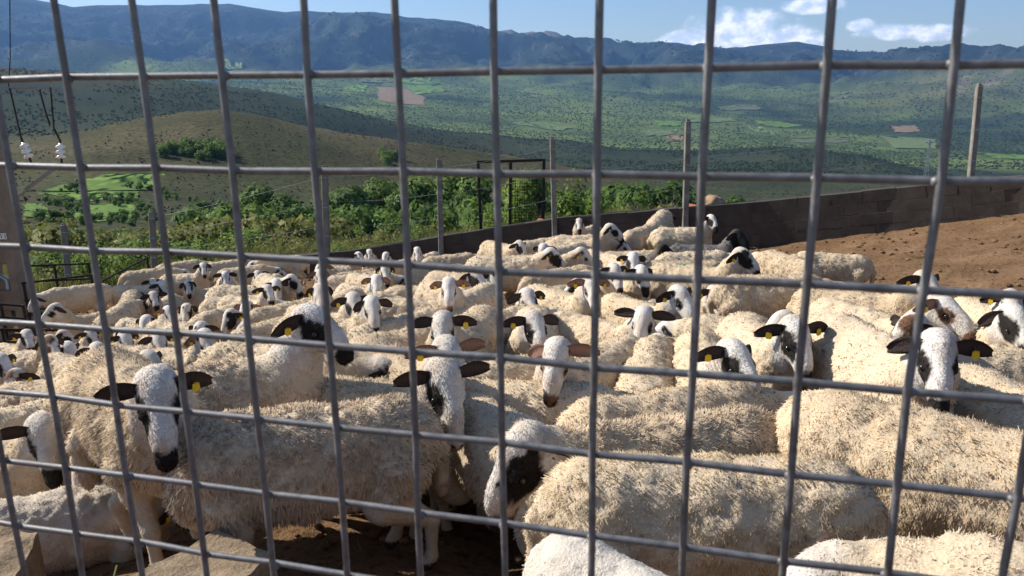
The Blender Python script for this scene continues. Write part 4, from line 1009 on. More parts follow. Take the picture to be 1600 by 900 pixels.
# concrete posts along the wall, each on its own
POSTS = [(1530, 135, 1513, 290, 13.35, 'tall white concrete post leaning on the wall at the right'), (1075, 190, 1070, 345, 15.0, 'slim grey concrete post just right of the sheep standing highest at the wall'), (863, 217, 867, 362, 15.7, 'grey concrete post right of the iron gate frame'),
         (686, 249, 690, 392, 16.2, 'grey concrete post left of the iron gate frame'), (507, 262, 512, 402, 16.8, 'thick grey concrete post among the weeds left of the wall'), (237, 331, 243, 416, 17.0, 'grey concrete post behind the far left sheep and the hurdle'), (99, 352, 111, 446, 16.4, 'leaning concrete post near the pylon')]
PT = []
for u0, v0, u1, v1, dpt, lab in POSTS:
    top = px_pt(u0, v0, dpt); bot = px_pt(u1, v1+25, dpt); ax = unit(top-bot); L = np.linalg.norm(top-bot); w_ = 9.0*dpt/FPX*(1.15 if u0 in (507,) else 1.)*(.9 if dpt > 15 else 1.)
    o = empty('fence_post', tuple(bot-ax*.25), label=lab, cat='fence post', group='concrete posts along the pen wall')
    mb = MB(); N_ = 6
    for k in range(N_): pass
    X = unit(np.cross(ax, (0, 1, 0))); Y = np.cross(ax, X); R = np.stack([X, Y, ax], 1)
    mb.box(ax*(L+.25)/2, (w_, w_*.9, L+.25), R, .012); mb.box(ax*(L+.27), (w_*.7, w_*.6, .05), R, .008)
    mb.build('shaft', 'concrete', o); PT.append((top, bot, ax, lab))
    for f in (.35, .62, .9):
        wb = MB(); wb.box(bot+ax*L*f-(bot-ax*.25), (w_*1.06, w_*.96, .012), R); wb.build('tie_wire', 'steel', o)
# slack fence wires between the posts (one thing)
wf = empty('strand_wire', tuple(PT[3][1]), label='thin slack wires strung between the concrete posts above the wall', cat='wire'); wi = Matrix.Translation(-Vector(tuple(PT[3][1])))
for (t0, b0, a0, _), (t1, b1, a1, _) in zip(PT[:-1], PT[1:]):
    for f in (.45, .68, .92):
        p, q = b0+(t0-b0)*f, b1+(t1-b1)*f; mb = MB(); m_ = (p+q)/2-np.array([0, 0, .05]); mb.tube([p, p*.5+m_*.5-np.array([0, 0, .012]), m_, q*.5+m_*.5-np.array([0, 0, .012]), q], .0022, 4, False)
        o = mb.build('strand', 'steel', wf); o.matrix_parent_inverse = wi
# iron gate frame with netting standing behind the wall
P4 = {k: px_pt(*v) for k, v in dict(tl=(747, 253, 17.0), tr=(850, 250, 16.8), bl=(752, 372, 17.0), br=(848, 372, 16.8), tm=(798, 252, 16.9), bm=(797, 372, 16.9)).items()}
gf = empty('iron_gate_frame', tuple(P4['bm']), label='dark iron gate frame with wire netting standing behind the wall', cat='gate frame'); gi_ = Matrix.Translation(-Vector(tuple(P4['bm'])))
for nm, a, b, r_ in (('post', 'tl', 'bl', .032), ('post', 'tr', 'br', .032), ('post', 'tm', 'bm', .034), ('top_rail', 'tl', 'tr', .030)):
    mb = MB(); d = P4[b]-P4[a]; L = np.linalg.norm(d); R = rot_cols(d, (0, 1, .01) if nm == 'post' else (0, 0, 1)); mb.box((P4[a]+P4[b])/2, (L+(.06 if nm == 'top_rail' else 0), r_*2, r_*2), R, .004); o = mb.build(nm, 'rusty_iron', gf); o.matrix_parent_inverse = gi_
mb = MB()
A_, B_, C_, D_ = P4['tm'], P4['tr'], P4['bm'], P4['br']
for k in range(1, 14): f = k/14; mb.tube([A_+(B_-A_)*f+(C_-A_)*.12, C_+(D_-C_)*f], .004, 4, False)
for k in range(3, 27): f = k/27; mb.tube([A_+(C_-A_)*f, B_+(D_-B_)*f], .004, 4, False)
o = mb.build('netting', 'rusty_iron', gf); o.matrix_parent_inverse = gi_
# broken tile and earth heap on the far side of the wall
d = px_pt(1112, 322, 16.2)
def lump(name, c, r, seed, mat, label, cat):
    bm_ = Field(-np.array(r)*1.5, np.array(r)*1.5, min(r)/7.); bm_.ell((0, 0, 0), r, .02); V, Q = bm_.mesh(); V = V*(1+.22*fbm(V*2.2/max(r), seed, 3)[:, None])
    o = link(name, mesh_from(name, V, Q, (M[mat],), True)); o.location = tuple(c); return tag(o, label, cat)
lump('earth_heap', d, (.30, .25, .24), 5, 'rock', 'reddish lump of earth showing above the wall near the slim post', 'earth heap')
for u, v, dpt, lab in ((851, 346, 16.3, 'orange roof tile fragment on the wall right of the iron gate frame'), (1087, 323, 15.4, 'orange roof tile fragment on the wall beside the slim post')):
    mb = MB(); c = px_pt(u, v, dpt); n_ = 9
    for k in range(n_-1):
        a0_, a1_ = math.pi*k/(n_-1), math.pi*(k+1)/(n_-1); q = lambda a, r_: (r_*math.cos(a), r_*math.sin(a)*.7)
        (x0, z0_), (x1, z1_), (x2, z2_), (x3, z3_) = q(a0_, .10), q(a1_, .10), q(a1_, .085), q(a0_, .085)
        mb.add([(x0, -.16, z0_), (x1, -.16, z1_), (x2, -.16, z2_), (x3, -.16, z3_), (x0, .16, z0_), (x1, .16, z1_), (x2, .16, z2_), (x3, .16, z3_)], [(0, 1, 2, 3), (7, 6, 5, 4), (0, 4, 5, 1), (3, 2, 6, 7)])
    o = mb.build('roof_tile', 'terracotta'); o.location = tuple(c-np.array([0, 0, .03])); o.rotation_euler = (.05, .1, .7); tag(o, lab, 'roof tile', 'broken roof tiles on the wall')

# ------------------------------------------------------------------ iron hurdles on the left
def hurdle(a, b, zs, ups, label, r_=.018, cross=0):
    a, b = np.array(a), np.array(b); lo_ = min(zs)
    base = (a+b)/2; base = np.array([base[0], base[1], base[2]])
    o = empty('iron_hurdle', tuple(base), label=label, cat='hurdle', group='iron hurdles at the left of the pen')
    for z in zs:
        mb = MB(); mb.tube([a+np.array([0, 0, z])-base, b+np.array([0, 0, z])-base], r_, 6); mb.build('rail', 'rusty_iron', o)
    for f in ups:
        p = a+(b-a)*f-base; mb = MB(); mb.tube([p+np.array([0, 0, -.08]), p+np.array([0, 0, max(zs)+.02])], r_*1.25, 6); mb.build('upright', 'rusty_iron', o)
    return o
def foot(u, v, dpt, dz): return px_pt(u, v, dpt)-np.array([0, 0, dz])
hurdle(foot(28, 416, 13.6, 1.05), foot(138, 412, 14.3, 1.05), (.25, .5, .76, 1.05), (0, .5, 1), 'iron hurdle with four rails between the pylon and the flock')
hurdle(foot(33, 443, 12.8, 1.0), foot(142, 430, 13.4, 1.0), (.2, .44, .70, 1.0), (.03, 1), 'iron hurdle in front of the resting sheep on the left')
hurdle(foot(150, 444, 14.2, 1.0), foot(231, 402, 16.6, 1.0), (.28, .62, 1.0), (0, .98), 'slanting iron hurdle climbing to the concrete post')
hurdle(foot(-70, 470, 11.0, .95), foot(36, 478, 11.4, .95), (.15, .35, .55, .75, .95), (0, .33, .66, 1), 'dark iron hurdle at the left edge below the pylon')
hurdle(foot(-60, 498, 10.2, .8), foot(160, 503, 11.4, .8), (.12, .3, .48, .66), (0, .25, .5, .75, 1), 'low dark feeding rack behind the left sheep', .016)

# ------------------------------------------------------------------ electricity pole at the left edge
pz = px_pt(3, 300, 13.4); pb = px_pt(14, 520, 13.4)
pole = empty('electricity_pole', (pb[0]-.15, pb[1], pb[2]-.4), label='beige concrete electricity pole with number plate at the left edge', cat='pole'); pl = Matrix.Translation(-Vector((pb[0]-.15, pb[1], pb[2]-.4)))
def padd(mb, name, mat, smooth=False, par=None):
    o = mb.build(name, mat, par or pole, smooth)
    if par is None: o.matrix_parent_inverse = pl
    return o
mb = MB(); zb, ztop = pb[2]-.4, px_pt(0, -260, 13.4)[2]; at_y = lambda u, v: px_dir(u, v)*(pb[1]-.15)/px_dir(u, v)[1]; xr0 = xr1 = at_y(27, 440)[0]
def rail_x(z): return xr0+(xr1-xr0)*(z-pb[2])/(px_pt(0, 250, 13.4)[2]-pb[2])
yb = pb[1]
for s0, s1, dep in ((0, .13, .30), (.41, .54, .30)):
    V = []
    for z in (zb, ztop):
        x_ = rail_x(z)
        for xx, yy in ((x_-s0, yb-.15), (x_-s0, yb+.15), (x_-s1, yb+.15), (x_-s1, yb-.15)): V.append((xx, yy, z))
    mb.add(V, [(0, 1, 5, 4), (1, 2, 6, 5), (2, 3, 7, 6), (3, 0, 4, 7), (4, 5, 6, 7), (3, 2, 1, 0)])
padd(mb, 'shaft', 'pole_concrete')
mb = MB()
zz = zb
while zz < ztop: mb.box((rail_x(zz)-.27, yb, zz+.18), (.30, .16, .36), None, .02); zz += .82
padd(mb, 'web', 'pole_concrete')
pc = at_y(2, 369); pl_c = np.array([pc[0]-.03, yb-.165, pc[2]])
mb = MB(); mb.box(pl_c, (.25, .012, .10), None, .002); plate = padd(mb, 'number_plate', 'plate_white')
# digits of the plate, as far as they can be read: 971
SEG = {'9': 'abcdfg', '7': 'abc', '1': 'bc', '6': 'acdefg'}
mb = MB()
for n_, ch in ((1, '9'), (2, '7'), (3, '1')):
    cx = pl_c[0]-.092+.061*n_; w_, h_ = .016, .030
    for sgm in SEG[ch]:
        c_, s_ = {'a': ((0, h_), (w_*2, .009)), 'b': ((w_, h_/2), (.009, h_)), 'c': ((w_, -h_/2), (.009, h_)), 'd': ((0, -h_), (w_*2, .009)), 'e': ((-w_, -h_/2), (.009, h_)), 'f': ((-w_, h_/2), (.009, h_)), 'g': ((0, 0), (w_*2, .009))}[sgm]
        mb.box((cx+c_[0], pl_c[1]-.008, pl_c[2]+c_[1]), (s_[0], .004, s_[1]))
o = link('number', mb.mesh('number', 'plate_black'), plate)
ar0, ar1 = px_pt(-60, 258, 13.3), px_pt(101, 258, 13.3)
mb = MB(); mb.box((ar0+ar1)/2-np.array([0, .2, 0]), (np.linalg.norm(ar1-ar0), .09, .07), None, .006); padd(mb, 'crossarm', 'steel')
mb = MB(); mb.tube([px_pt(10, 319, 13.1), px_pt(84, 264, 13.1)], .032, 6); padd(mb, 'strut', 'steel')
def insul(u, v, lean):
    mb = MB(); c = px_pt(u, v, 13.0); t_ = px_pt(u+lean, v-24, 13.0); ax = t_-c; P_ = []; R_ = []
    for k in range(13):
        f = k/12; P_.append(c+ax*f); R_.append(.028+(.056 if k % 4 in (1,) else .040 if k % 4 == 2 else 0))
    mb.tube(P_, R_, 12); padd(mb, 'insulator', 'white_porcelain', True)
    mb = MB(); mb.tube([c-ax*.3, c], .018, 6); mb.tube([t_, t_+ax*.25], .02, 6); padd(mb, 'insulator_pin', 'rusty_iron')
    return t_+ax*.2
i1 = insul(46, 247, -10); i2 = insul(96, 248, -2); i3 = insul(-30, 248, -2)
for pts in ([i1, px_pt(34, 220, 13), px_pt(16, 142, 13), px_pt(15, 138, 13)], [i2, px_pt(84, 200, 13), px_pt(79, 140, 13), px_pt(78, 137, 13)], [px_pt(78, 196, 13.2), px_pt(72, 178, 13.2), px_pt(62, 142, 13.2), px_pt(63, 138, 13.2)]):
    mb = MB(); mb.tube(pts, .016, 6); padd(mb, 'jumper_cable', 'rusty_iron')
mb = MB(); mb.tube([px_pt(13, 137.5, 13), px_pt(93, 138.5, 13.2)], .02, 6); padd(mb, 'busbar', 'steel')
mb = MB(); mb.tube([px_pt(13, 137.5, 13), px_pt(16, 90, 13), px_pt(15, -60, 13)], .008, 5); padd(mb, 'dropper_cable', 'rusty_iron')
mb = MB(); mb.tube([px_pt(-10, 440, 13.2), px_pt(2, 432, 13.1), px_pt(12, 438, 13.1), px_pt(14, 452, 13.1)], .04, 8); padd(mb, 'cable_loop', 'steel')
# distant pylon and poles in the valley
for u, v0, v1, r_, lab in ((1447, 218, 272, 1250., 'slender lattice pylon far off on the ridge at the right'), (815, 220, 232, 700., 'small pale pole on the brown hill crest')):
    t_ = px_dir(u, v0); t_ = t_/np.hypot(*t_[:2])*r_; b_ = px_dir(u, v1); b_ = b_/np.hypot(*b_[:2])*r_; h_ = t_[2]-b_[2]
    o = empty('pylon', tuple(b_), label=lab, cat='pylon'); mb = MB(); w_ = h_*.05
    for sx in (-1, 1):
        for sy in (-1, 1): mb.tube([(sx*w_, sy*w_, -h_*.2), (sx*w_*.25, sy*w_*.25, h_)], h_*.008, 4)
    for k in range(8): f = k/8; q = w_*(1-.75*f); q2 = w_*(1-.75*(f+.125)); mb.tube([(-q, -q, h_*f), (q2, -q2, h_*(f+.125))], h_*.006, 4); mb.tube([(q, q, h_*f), (-q2, q2, h_*(f+.125))], h_*.006, 4)
    mb.build('mast', 'steel', o); mb = MB(); mb.tube([(-w_*2.6, 0, h_*.92), (w_*2.6, 0, h_*.92)], h_*.012, 4); mb.build('crossarm', 'steel', o)
# ------------------------------------------------------------------ the flock
COATS['tan'] = dict(eye=(.030, .038), eyes=(1, -1), nose=.224, ear=BROWN, nosec=BROWN, spotc=BROWN)
m_ = dict(H='head', B='back')
# kind, u, v, depth, facing of the head, heading of the body (degrees from the lens, + to the right), coat, label, options
FLOCK = [
 # --- nearest animals, each with a mesh of its own
 ('H', 243, 598, 2.60, 0, 15, 'patch', 'big white faced sheep at the lower left staring into the lens over a shorn lamb', dict(hero=1, pose=dict(poll=(.50, -.05, .80), pitch=50, ear=(26, 20), swing=(-.02, .10, 0, 0)), head=1.06, seed=3, neckwool=.62)),
 ('B', 496, 624, 2.85, -150, -88, 'patch', 'woolly ewe standing broadside at the lower middle, its head hidden behind the staring sheep', dict(hero=1, pose=dict(poll=(.41, -.17, .68), pitch=38, ear=(40, 40), swing=(.03, -.04, -.06, .05)), seed=4, neckwool=.75)),
 ('H', 800, 692, 2.58, -58, -74, 'droop', 'sheep with dark eye patch and black mouth hanging its head right of the broadside ewe', dict(hero=1, pose=dict(poll=(.58, .03, .72), pitch=60, ear=(60, 60)), head=1.12, seed=5, big=1)),
 ('B', 1082, 702, 2.22, 96, 97, 'small', 'big fluffy sheep standing broadside at the bottom, right of the drooping head', dict(hero=2, pose=dict(poll=(.50, .10, .36), pitch=78), seed=6)),
 ('B', 1425, 628, 2.55, 74, 74, 'small', 'largest creamy fleece filling the lower right, its head out of the picture', dict(hero=2, pose=dict(poll=(.58, 0, .78), pitch=35), seed=7, fat=1.08)),
 ('H', 1275, 872, 1.72, -72, -94, 'pale', 'pale sheep in the bottom right corner with its white head pointing left', dict(hero=2, pose=dict(poll=(.60, .05, .62), pitch=48, ear=(40, 40)), seed=8, neckwool=1.05, tint=(1.12, 1.12, 1.14))),
 ('B', 985, 880, 1.66, 50, 52, 'pale', 'white short fleeced young sheep at the very bottom under the mesh', dict(hero=2, pose=dict(poll=(.60, -.05, .56), pitch=60), seed=9, scale=.66, woolcol=(.66, .61, .54), tint=(1, 1, 1), lock=.7)),
 ('H', 66, 664, 3.45, 3, 38, 'muzzle', 'white faced sheep with a black nose at the left edge, left of the staring sheep', dict(hero=3, pose=dict(poll=(.52, -.08, 0.85), pitch=50, ear=(30, 5)), seed=10, head=1.02)),
 ('H', 130, 684, 3.35, -30, 12, 'small', 'sheep pressing its lowered head against the shoulder of the staring sheep', dict(pose='low')),
 ('H', 290, 779, 3.4, 62, 84, 'blotch', 'small shorn lamb with dark eye spots bending below the staring sheep', dict(hero=3, pose=dict(poll=(.55, -.03, .56), pitch=45, ear=(10, 10)), seed=11, scale=.84, woolcol=(.62, .55, .46), tint=(1, 1, 1), lock=.8, fix=1)),
 ('H', 490, 484, 3.35, 44, 100, 'patch', 'sheep with high raised white head and long bare neck, looking over the backs', dict(hero=1, pose=dict(poll=(.43, -.07, .91), pitch=30, ear=(30, 20), twist=30), seed=12, neckwool=.36)),
 ('H', 697, 580, 3.12, 14, 62, 'halfr', 'lowest of three stacked white faces in the middle, one black eye patch, tagged black ears', dict(hero=1, pose=dict(poll=(.46, -.12, .86), pitch=50, ear=(12, 24)), head=1.12, seed=13, neckwool=.55)),
 ('B', 640, 566, 4.1, 100, 96, 'small', 'pale back left of the stacked white faces in the middle', {}),
 ('H', 612, 573, 3.8, 55, 68, 'blotch', 'sheep holding its spotted narrow head down, left of the stacked white faces', dict(pose='low')),
 ('H', 702, 540, 3.45, 3, 22, 'tan', 'brown eared pale face, middle one of three stacked faces', dict(hero=3, pose=dict(poll=(.52, -.03, 0.87), pitch=45, ear=(10, 14)), seed=14)),
 ('H', 691, 497, 4.25, 4, -12, 'small', 'uppermost of three stacked white faces in the middle, ears black and level', dict(hero=3, pose=dict(poll=(.53, .03, 0.87), pitch=40, ear=(14, 18)), seed=15)),
 ('H', 868, 541, 3.4, -14, -38, 'tan', 'sheep with a brown muzzle chewing, its brown ear tagged in yellow, right of centre', dict(hero=3, pose=dict(poll=(.50, .10, 0.89), pitch=40, ear=(6, 40)), seed=16, head=1.03, neckwool=.5)),
 ('B', 785, 634, 3.15, 60, 62, 'small', 'white woolly back between the broadside ewe and the chewing sheep', dict(hero=4, seed=17, tint=(1.1, 1.1, 1.12))),
 ('H', 1005, 487, 5.0, 3, 62, 'small', 'sheep facing the lens squarely with two tagged level black ears, curly fleece beside', dict(hero=3, pose=dict(poll=(.48, -.10, 0.89), pitch=38, ear=(8, 4)), seed=18)),
 ('B', 1015, 553, 3.95, 150, 150, 'small', 'rounded rump behind the one carrying the shadow of a head', dict(hero=4, seed=19)),
 ('B', 1020, 604, 3.2, 140, 140, 'small', 'round back carrying the sharp shadow of the chewing head', dict(hero=4, seed=20, tint=(.98, .96, .94))),
 ('H', 1152, 542, 3.4, 48, 20, 'patch', 'sheep with a dark brown ear and black mouth looking right over the large pale fleece', dict(hero=3, pose=dict(poll=(.50, .08, 0.89), pitch=36, ear=(38, 0), sag=1.6), seed=21, neckwool=.5)),
 ('H', 1248, 509, 3.85, 14, 6, 'patch', 'sheep with spread black ears and dark muzzle behind a thick vertical wire, right', dict(hero=3, pose=dict(poll=(.53, .03, 0.89), pitch=48, ear=(16, 28)), seed=22)),
 ('H', 1216, 495, 4.25, -42, -28, 'pale', 'pale head peering left from behind the black eared sheep at the right wire', dict(pose='up')),
 ('H', 1470, 533, 3.1, -2, 22, 'patch', 'sheep with very large tagged black ears looking straight ahead near the right edge', dict(hero=3, pose=dict(poll=(.52, -.06, 0.85), pitch=44, ear=(16, 34)), seed=23, head=1.04)),
 ('H', 1418, 501, 4.1, -28, -62, 'brown', 'brown blotched face just behind the sheep with the very large black ears', dict(hero=3, pose=dict(poll=(.50, .10, 0.87), pitch=46, ear=(34, 26)), seed=24)),
 ('H', 1478, 466, 4.7, 50, 40, 'tan', 'sheep with a brown eye patch and fleshy muzzle smiling to the right', dict(hero=3, pose=dict(poll=(.52, .04, 0.91), pitch=32, ear=(26, 10)), seed=25, neckwool=.5)),
 ('H', 1452, 431, 5.0, 42, 84, 'small', 'long bodied creamy sheep behind, its white head cut by the wire crossing at the right', dict(pose='up')),
 ('B', 1372, 546, 3.8, 96, 96, 'small', 'shadow striped fleece left of the very large black ears', dict(hero=4, seed=26)),
 ('H', 1590, 486, 4.1, 44, 56, 'patch', 'sheep at the right edge with a tagged black ear and dark eye patch', dict(pose='up')),
 ('H', 1584, 461, 4.95, 20, 34, 'small', 'hindmost sheep head at the right edge with a tagged dark ear', dict(pose='up')),
 ('B', 1592, 592, 3.05, 70, 70, 'small', 'pale fleece at the right edge above the largest fleece', dict(hero=4, seed=27, tint=(1.08, 1.08, 1.1))),
 # --- second rows
 ('B', 1195, 424, 6.0, 98, 96, 'small', 'shaded broadside sheep behind the two faces at the middle right', {}),
 ('H', 1165, 392, 7.3, 62, 76, 'blotch', 'sheep with a black splashed face in profile and green paint on the back', dict(mark=((-.1, .0, .69), .09, (.10, .45, .30)))),
 ('B', 1240, 396, 9.2, -135, -135, 'small', 'sheep turned away beside the bare dirt, left of the outermost one', {}),
 ('B', 1307, 392, 9.3, -78, -80, 'small', 'outermost sheep at the edge of the bare dirt showing its woolly rump', {}),
 ('H', 1156, 362, 10.0, 58, 78, 'dark', 'only black sheep, looking right in front of the wall', dict(tint=(.8, .82, .9))),
 ('B', 1078, 389, 8.8, 102, 100, 'small', 'grey shaded back behind the green painted sheep', dict(tint=(.62, .62, .64))),  # shade put into the fleece colour by the grey tint
 ('B', 1062, 403, 8.2, 96, 94, 'small', 'second grey shaded back left of the green painted sheep', dict(tint=(.66, .65, .66))),  # grey tint paints the shade on this back too
 ('H', 1113, 338, 11.0, 30, 86, 'patch', 'large sheep broadside at the wall, its head beside the slim post', {}),
 ('B', 1030, 331, 12.0, 168, 168, 'small', 'highest rump at the wall behind the large broadside sheep', {}),
 ('B', 1000, 352, 11.7, 148, 148, 'small', 'sheep left of the large broadside one at the wall, turned away', {}),
 ('H', 958, 352, 10.2, 74, 80, 'patch', 'sheep in clear profile with a black eye streak, left of the large broadside one', {}),
 ('H', 905, 344, 13.4, 4, -20, 'patch', 'lone white face at the wall right of the gate frame, above all backs', {}),
 ('B', 903, 364, 11.0, 88, 88, 'small', 'long tan back under the lone face at the wall', {}),
 ('B', 848, 369, 11.6, 122, 120, 'small', 'curly rump in front of the wall below the iron gate frame', dict(tint=(.9, .88, .86))),
 ('B', 790, 380, 11.7, 70, 70, 'small', 'tan back in front of the wall left of the curly rump', {}),
 ('B', 792, 397, 10.4, 86, 86, 'small', 'back in blue shade left of the two bowed heads', dict(tint=(.8, .8, .82))),  # the shade on this pale back is in its tint
 ('H', 815, 380, 10.6, 35, 42, 'patch', 'sheep with a tagged ear left of the bowed black eared head below the gate frame', dict(pose='mid')),
 ('H', 848, 386, 9.5, -8, -42, 'patch', 'bowed black eared head below the iron gate frame', dict(pose='mid')),
 ('H', 868, 392, 9.0, 66, 62, 'blotch', 'woolly cheeked sheep in profile with a yellow tag right of the bowed head', dict(pose='mid')),
 ('H', 915, 391, 9.0, 70, 76, 'pale', 'pale nosed profile just right of the woolly cheeked sheep', dict(pose='mid')),
 ('B', 985, 388, 9.2, 92, 92, 'small', 'long tan back reaching to the right under the large broadside sheep', {}),
 ('H', 1040, 384, 8.8, 98, 94, 'dark', 'sheep stretching a shaded head away to the right over the long tan back', dict(tint=(.7, .68, .68))),  # dark coat and tint paint the shade, not a black sheep
 ('H', 990, 401, 8.2, 6, 32, 'patch', 'sheep with hanging black ears looking forward behind the two long faces', dict(pose='mid')),
 ('H', 962, 417, 7.4, 22, 14, 'small', 'left one of two long faces standing close together right of centre', {}),
 ('H', 1004, 420, 7.3, 26, 22, 'muzzle', 'black mouthed one of two long faces standing close together right of centre', {}),
 ('H', 925, 437, 6.4, 8, 32, 'tan', 'bright white face with a pink lined tagged ear behind the middle wire', {}),
 ('B', 868, 416, 8.2, 96, 96, 'small', 'long pale back left of the pair of long faces', {}),
 ('B', 862, 444, 7.0, 98, 98, 'small', 'smooth pale back left of the pink eared face', {}),
 ('H', 896, 440, 7.0, -58, -78, 'blotch', 'dark headed sheep turned left behind the pink eared face', {}),
 ('H', 1066, 453, 6.0, 40, 28, 'small', 'pale long face looking right next to the wire, left of its twin', {}),
 ('H', 1120, 452, 6.2, 22, -12, 'small', 'pale long face right of the wire with one level black ear', {}),
 ('H', 826, 457, 5.9, 18, -32, 'patch', 'sheep with a large black eye patch and black mouth above centre', {}),
 ('H', 836, 495, 4.9, 24, 4, 'patch', 'sheep with spread black ears just above the chewing sheep', dict(hero=3, pose=dict(poll=(.52, .06, 0.87), pitch=38, ear=(24, 12)), seed=28)),
 ('B', 756, 482, 5.8, 86, 86, 'small', 'pale back left of the large eye patch sheep', {}),
 ('B', 770, 508, 5.2, 100, 98, 'small', 'pale back with a woolly fold left of the spread black ears', {}),
 ('H', 701, 440, 6.5, 2, -22, 'tan', 'reddish brown eared narrow face looking straight ahead, middle', {}),
 ('H', 745, 425, 7.2, 20, 26, 'patch', 'sheep with a dark eye patch and dark lips right of the brown eared face', {}),
 ('H', 773, 428, 7.5, 26, 42, 'small', 'half hidden face behind the wire right of the dark lipped sheep', dict(pose='mid')),
 ('H', 712, 424, 8.6, -30, -62, 'small', 'small head with a drooping tagged ear behind the brown eared face', dict(pose='mid')),
 ('B', 698, 395, 12.4, 96, 96, 'small', 'creamy back standing free before the wall, left of the middle', {}),
 ('H', 652, 389, 12.7, 4, -16, 'small', 'grey shaded face at the rump of the creamy back before the wall', {}),
 ('B', 760, 408, 9.7, 86, 86, 'small', 'long back below the blue shaded one, left', {}),
 ('B', 678, 413, 10.3, 92, 92, 'small', 'back below the creamy one before the wall', {}),
 ('B', 672, 441, 8.4, -86, -86, 'small', 'ridge of fleece left of the brown eared face', {}),
 ('B', 640, 462, 7.4, 82, 82, 'small', 'curly back left below the brown eared face', {}),
 ('B', 620, 488, 6.0, 92, 92, 'small', 'broad pale back right of the tagged pair of faces', {}),
 # --- middle distance left of centre
 ('H', 562, 396, 14.0, 32, 60, 'small', 'leftmost of three small heads against the wall', {}),
 ('H', 577, 392, 14.4, 0, 12, 'patch', 'middle one of three small heads against the wall', {}),
 ('H', 602, 397, 13.6, -14, -42, 'small', 'rightmost of three small heads against the wall, with a black ear', {}),
 ('H', 602, 417, 9.2, 5, 32, 'small', 'face with drooping ears below the three small heads at the wall', {}),
 ('H', 588, 434, 8.7, 0, 42, 'tan', 'white face with brown tagged ears right of the thick post', {}),
 ('H', 538, 434, 10.8, 0, -32, 'small', 'small face with hanging ears in front of a creamy back, right of the thick post', {}),
 ('H', 500, 412, 11.6, -40, -62, 'pale', 'pale head lifted to the left right under the thick post', {}),
 ('H', 500, 424, 10.5, 5, -42, 'tan', 'face with one brown ear hidden half by the wire under the thick post', {}),
 ('H', 460, 433, 9.3, 52, 30, 'patch', 'white head in profile with black ear left of the wire', dict(pose='mid')),
 ('H', 432, 441, 9.3, 5, 52, 'small', 'face half covered by its right neighbour, left of the profile head', dict(pose='mid')),
 ('H', 419, 449, 8.8, 0, 16, 'patch', 'black eared face below the half covered one', {}),
 ('H', 403, 426, 12.8, 5, -26, 'patch', 'front facing sheep beside the shaded broadside one on the left', {}),
 ('H', 500, 449, 6.8, 14, -22, 'half', 'brown tagged ear and black speckled nose right behind the raised head', {}),
 ('H', 553, 464, 6.3, -3, 32, 'patch', 'left one of the tagged pair of faces with long black ears', {}),
 ('H', 581, 469, 5.9, 5, 62, 'small', 'right one of the tagged pair of faces with long black ears', {}),
 ('B', 552, 424, 10.0, 90, 90, 'small', 'creamy rounded back right of the thick post', {}),
 ('B', 540, 456, 7.6, 82, 82, 'small', 'back behind the tagged pair of faces', {}),
 ('B', 445, 397, 14.6, -94, -94, 'small', 'shaded broadside sheep with a sunlit back before the weeds', {}),
 ('B', 440, 470, 8.0, 86, 86, 'small', 'back below the black eared face, left of the raised head', {}),
 ('B', 420, 496, 6.8, 92, 92, 'small', 'long back behind the raised head on the left', {}),
 ('B', 575, 516, 4.9, 94, 92, 'small', 'wide back right of the raised head', {}),
 ('B', 600, 540, 4.4, -92, -90, 'small', 'wide smooth back below the tagged pair', {}),
 ('B', 770, 556, 4.1, 84, 84, 'small', 'fleece with a small shadow between the stacked faces and the chewing sheep', {}),
 ('B', 800, 588, 3.75, 104, 104, 'small', 'shaded fleece right of the stacked faces', {}),
 ('B', 1185, 498, 4.7, -104, -102, 'small', 'pale back behind the head peering left', {}),
 ('B', 1090, 520, 4.6, 120, 120, 'small', 'pale back left of the dark brown ear', {}),
 ('B', 935, 500, 5.6, 84, 84, 'small', 'back painted blue behind the squarely facing sheep', dict(mark=((.0, .0, .69), .16, (.12, .28, .38)))),
 # --- far left
 ('B', 226, 418, 14.0, 86, 86, 'small', 'broadside sheep nearest the slanting hurdle', {}),
 ('B', 275, 407, 15.2, 92, 92, 'small', 'hindmost back above the far left sheep', {}),
 ('H', 317, 413, 13.6, 3, 58, 'patch', 'far white face with black ears between two broadside sheep', {}),
 ('B', 375, 414, 14.1, 88, 88, 'small', 'broadside sheep right of the far white face', {}),
 ('B', 350, 405, 15.4, 96, 96, 'small', 'hindmost back behind the far white face', {}),
 ('H', 352, 427, 12.4, 0, 4, 'small', 'far sheep standing head on with ears hanging like a roof', {}),
 ('H', 239, 438, 12.3, 4, 22, 'patch', 'dark eared small face in front of the hurdle sheep', {}),
 ('H', 254, 443, 11.9, 20, 62, 'patch', 'partly covered face beside the dark eared small one', dict(pose='mid')),
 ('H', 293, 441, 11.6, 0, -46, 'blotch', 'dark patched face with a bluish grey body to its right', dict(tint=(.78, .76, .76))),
 ('H', 240, 459, 10.3, 8, -26, 'patch', 'black eared face of the creamy sheep beside the grey rump', {}),
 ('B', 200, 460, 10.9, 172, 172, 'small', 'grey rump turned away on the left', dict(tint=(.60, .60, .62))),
 ('B', 178, 477, 9.4, 152, 150, 'small', 'big round rump behind the second wire from the left', {}),
 ('H', 226, 498, 8.6, -18, -62, 'small', 'head with one black ear stretched right, below the creamy sheep', {}),
 ('H', 264, 482, 9.3, 15, 46, 'pale', 'long pale face with a pink left ear', {}),
 ('H', 290, 479, 9.2, -10, 22, 'small', 'white face with a long black ear right of the pink eared one', {}),
 ('B', 352, 474, 8.8, -62, -62, 'small', 'sheep turned away above the black splashed head', {}),
 ('H', 355, 490, 7.9, -26, -52, 'blotch', 'black splashed white head lying on a back at the left', dict(pose='mid')),
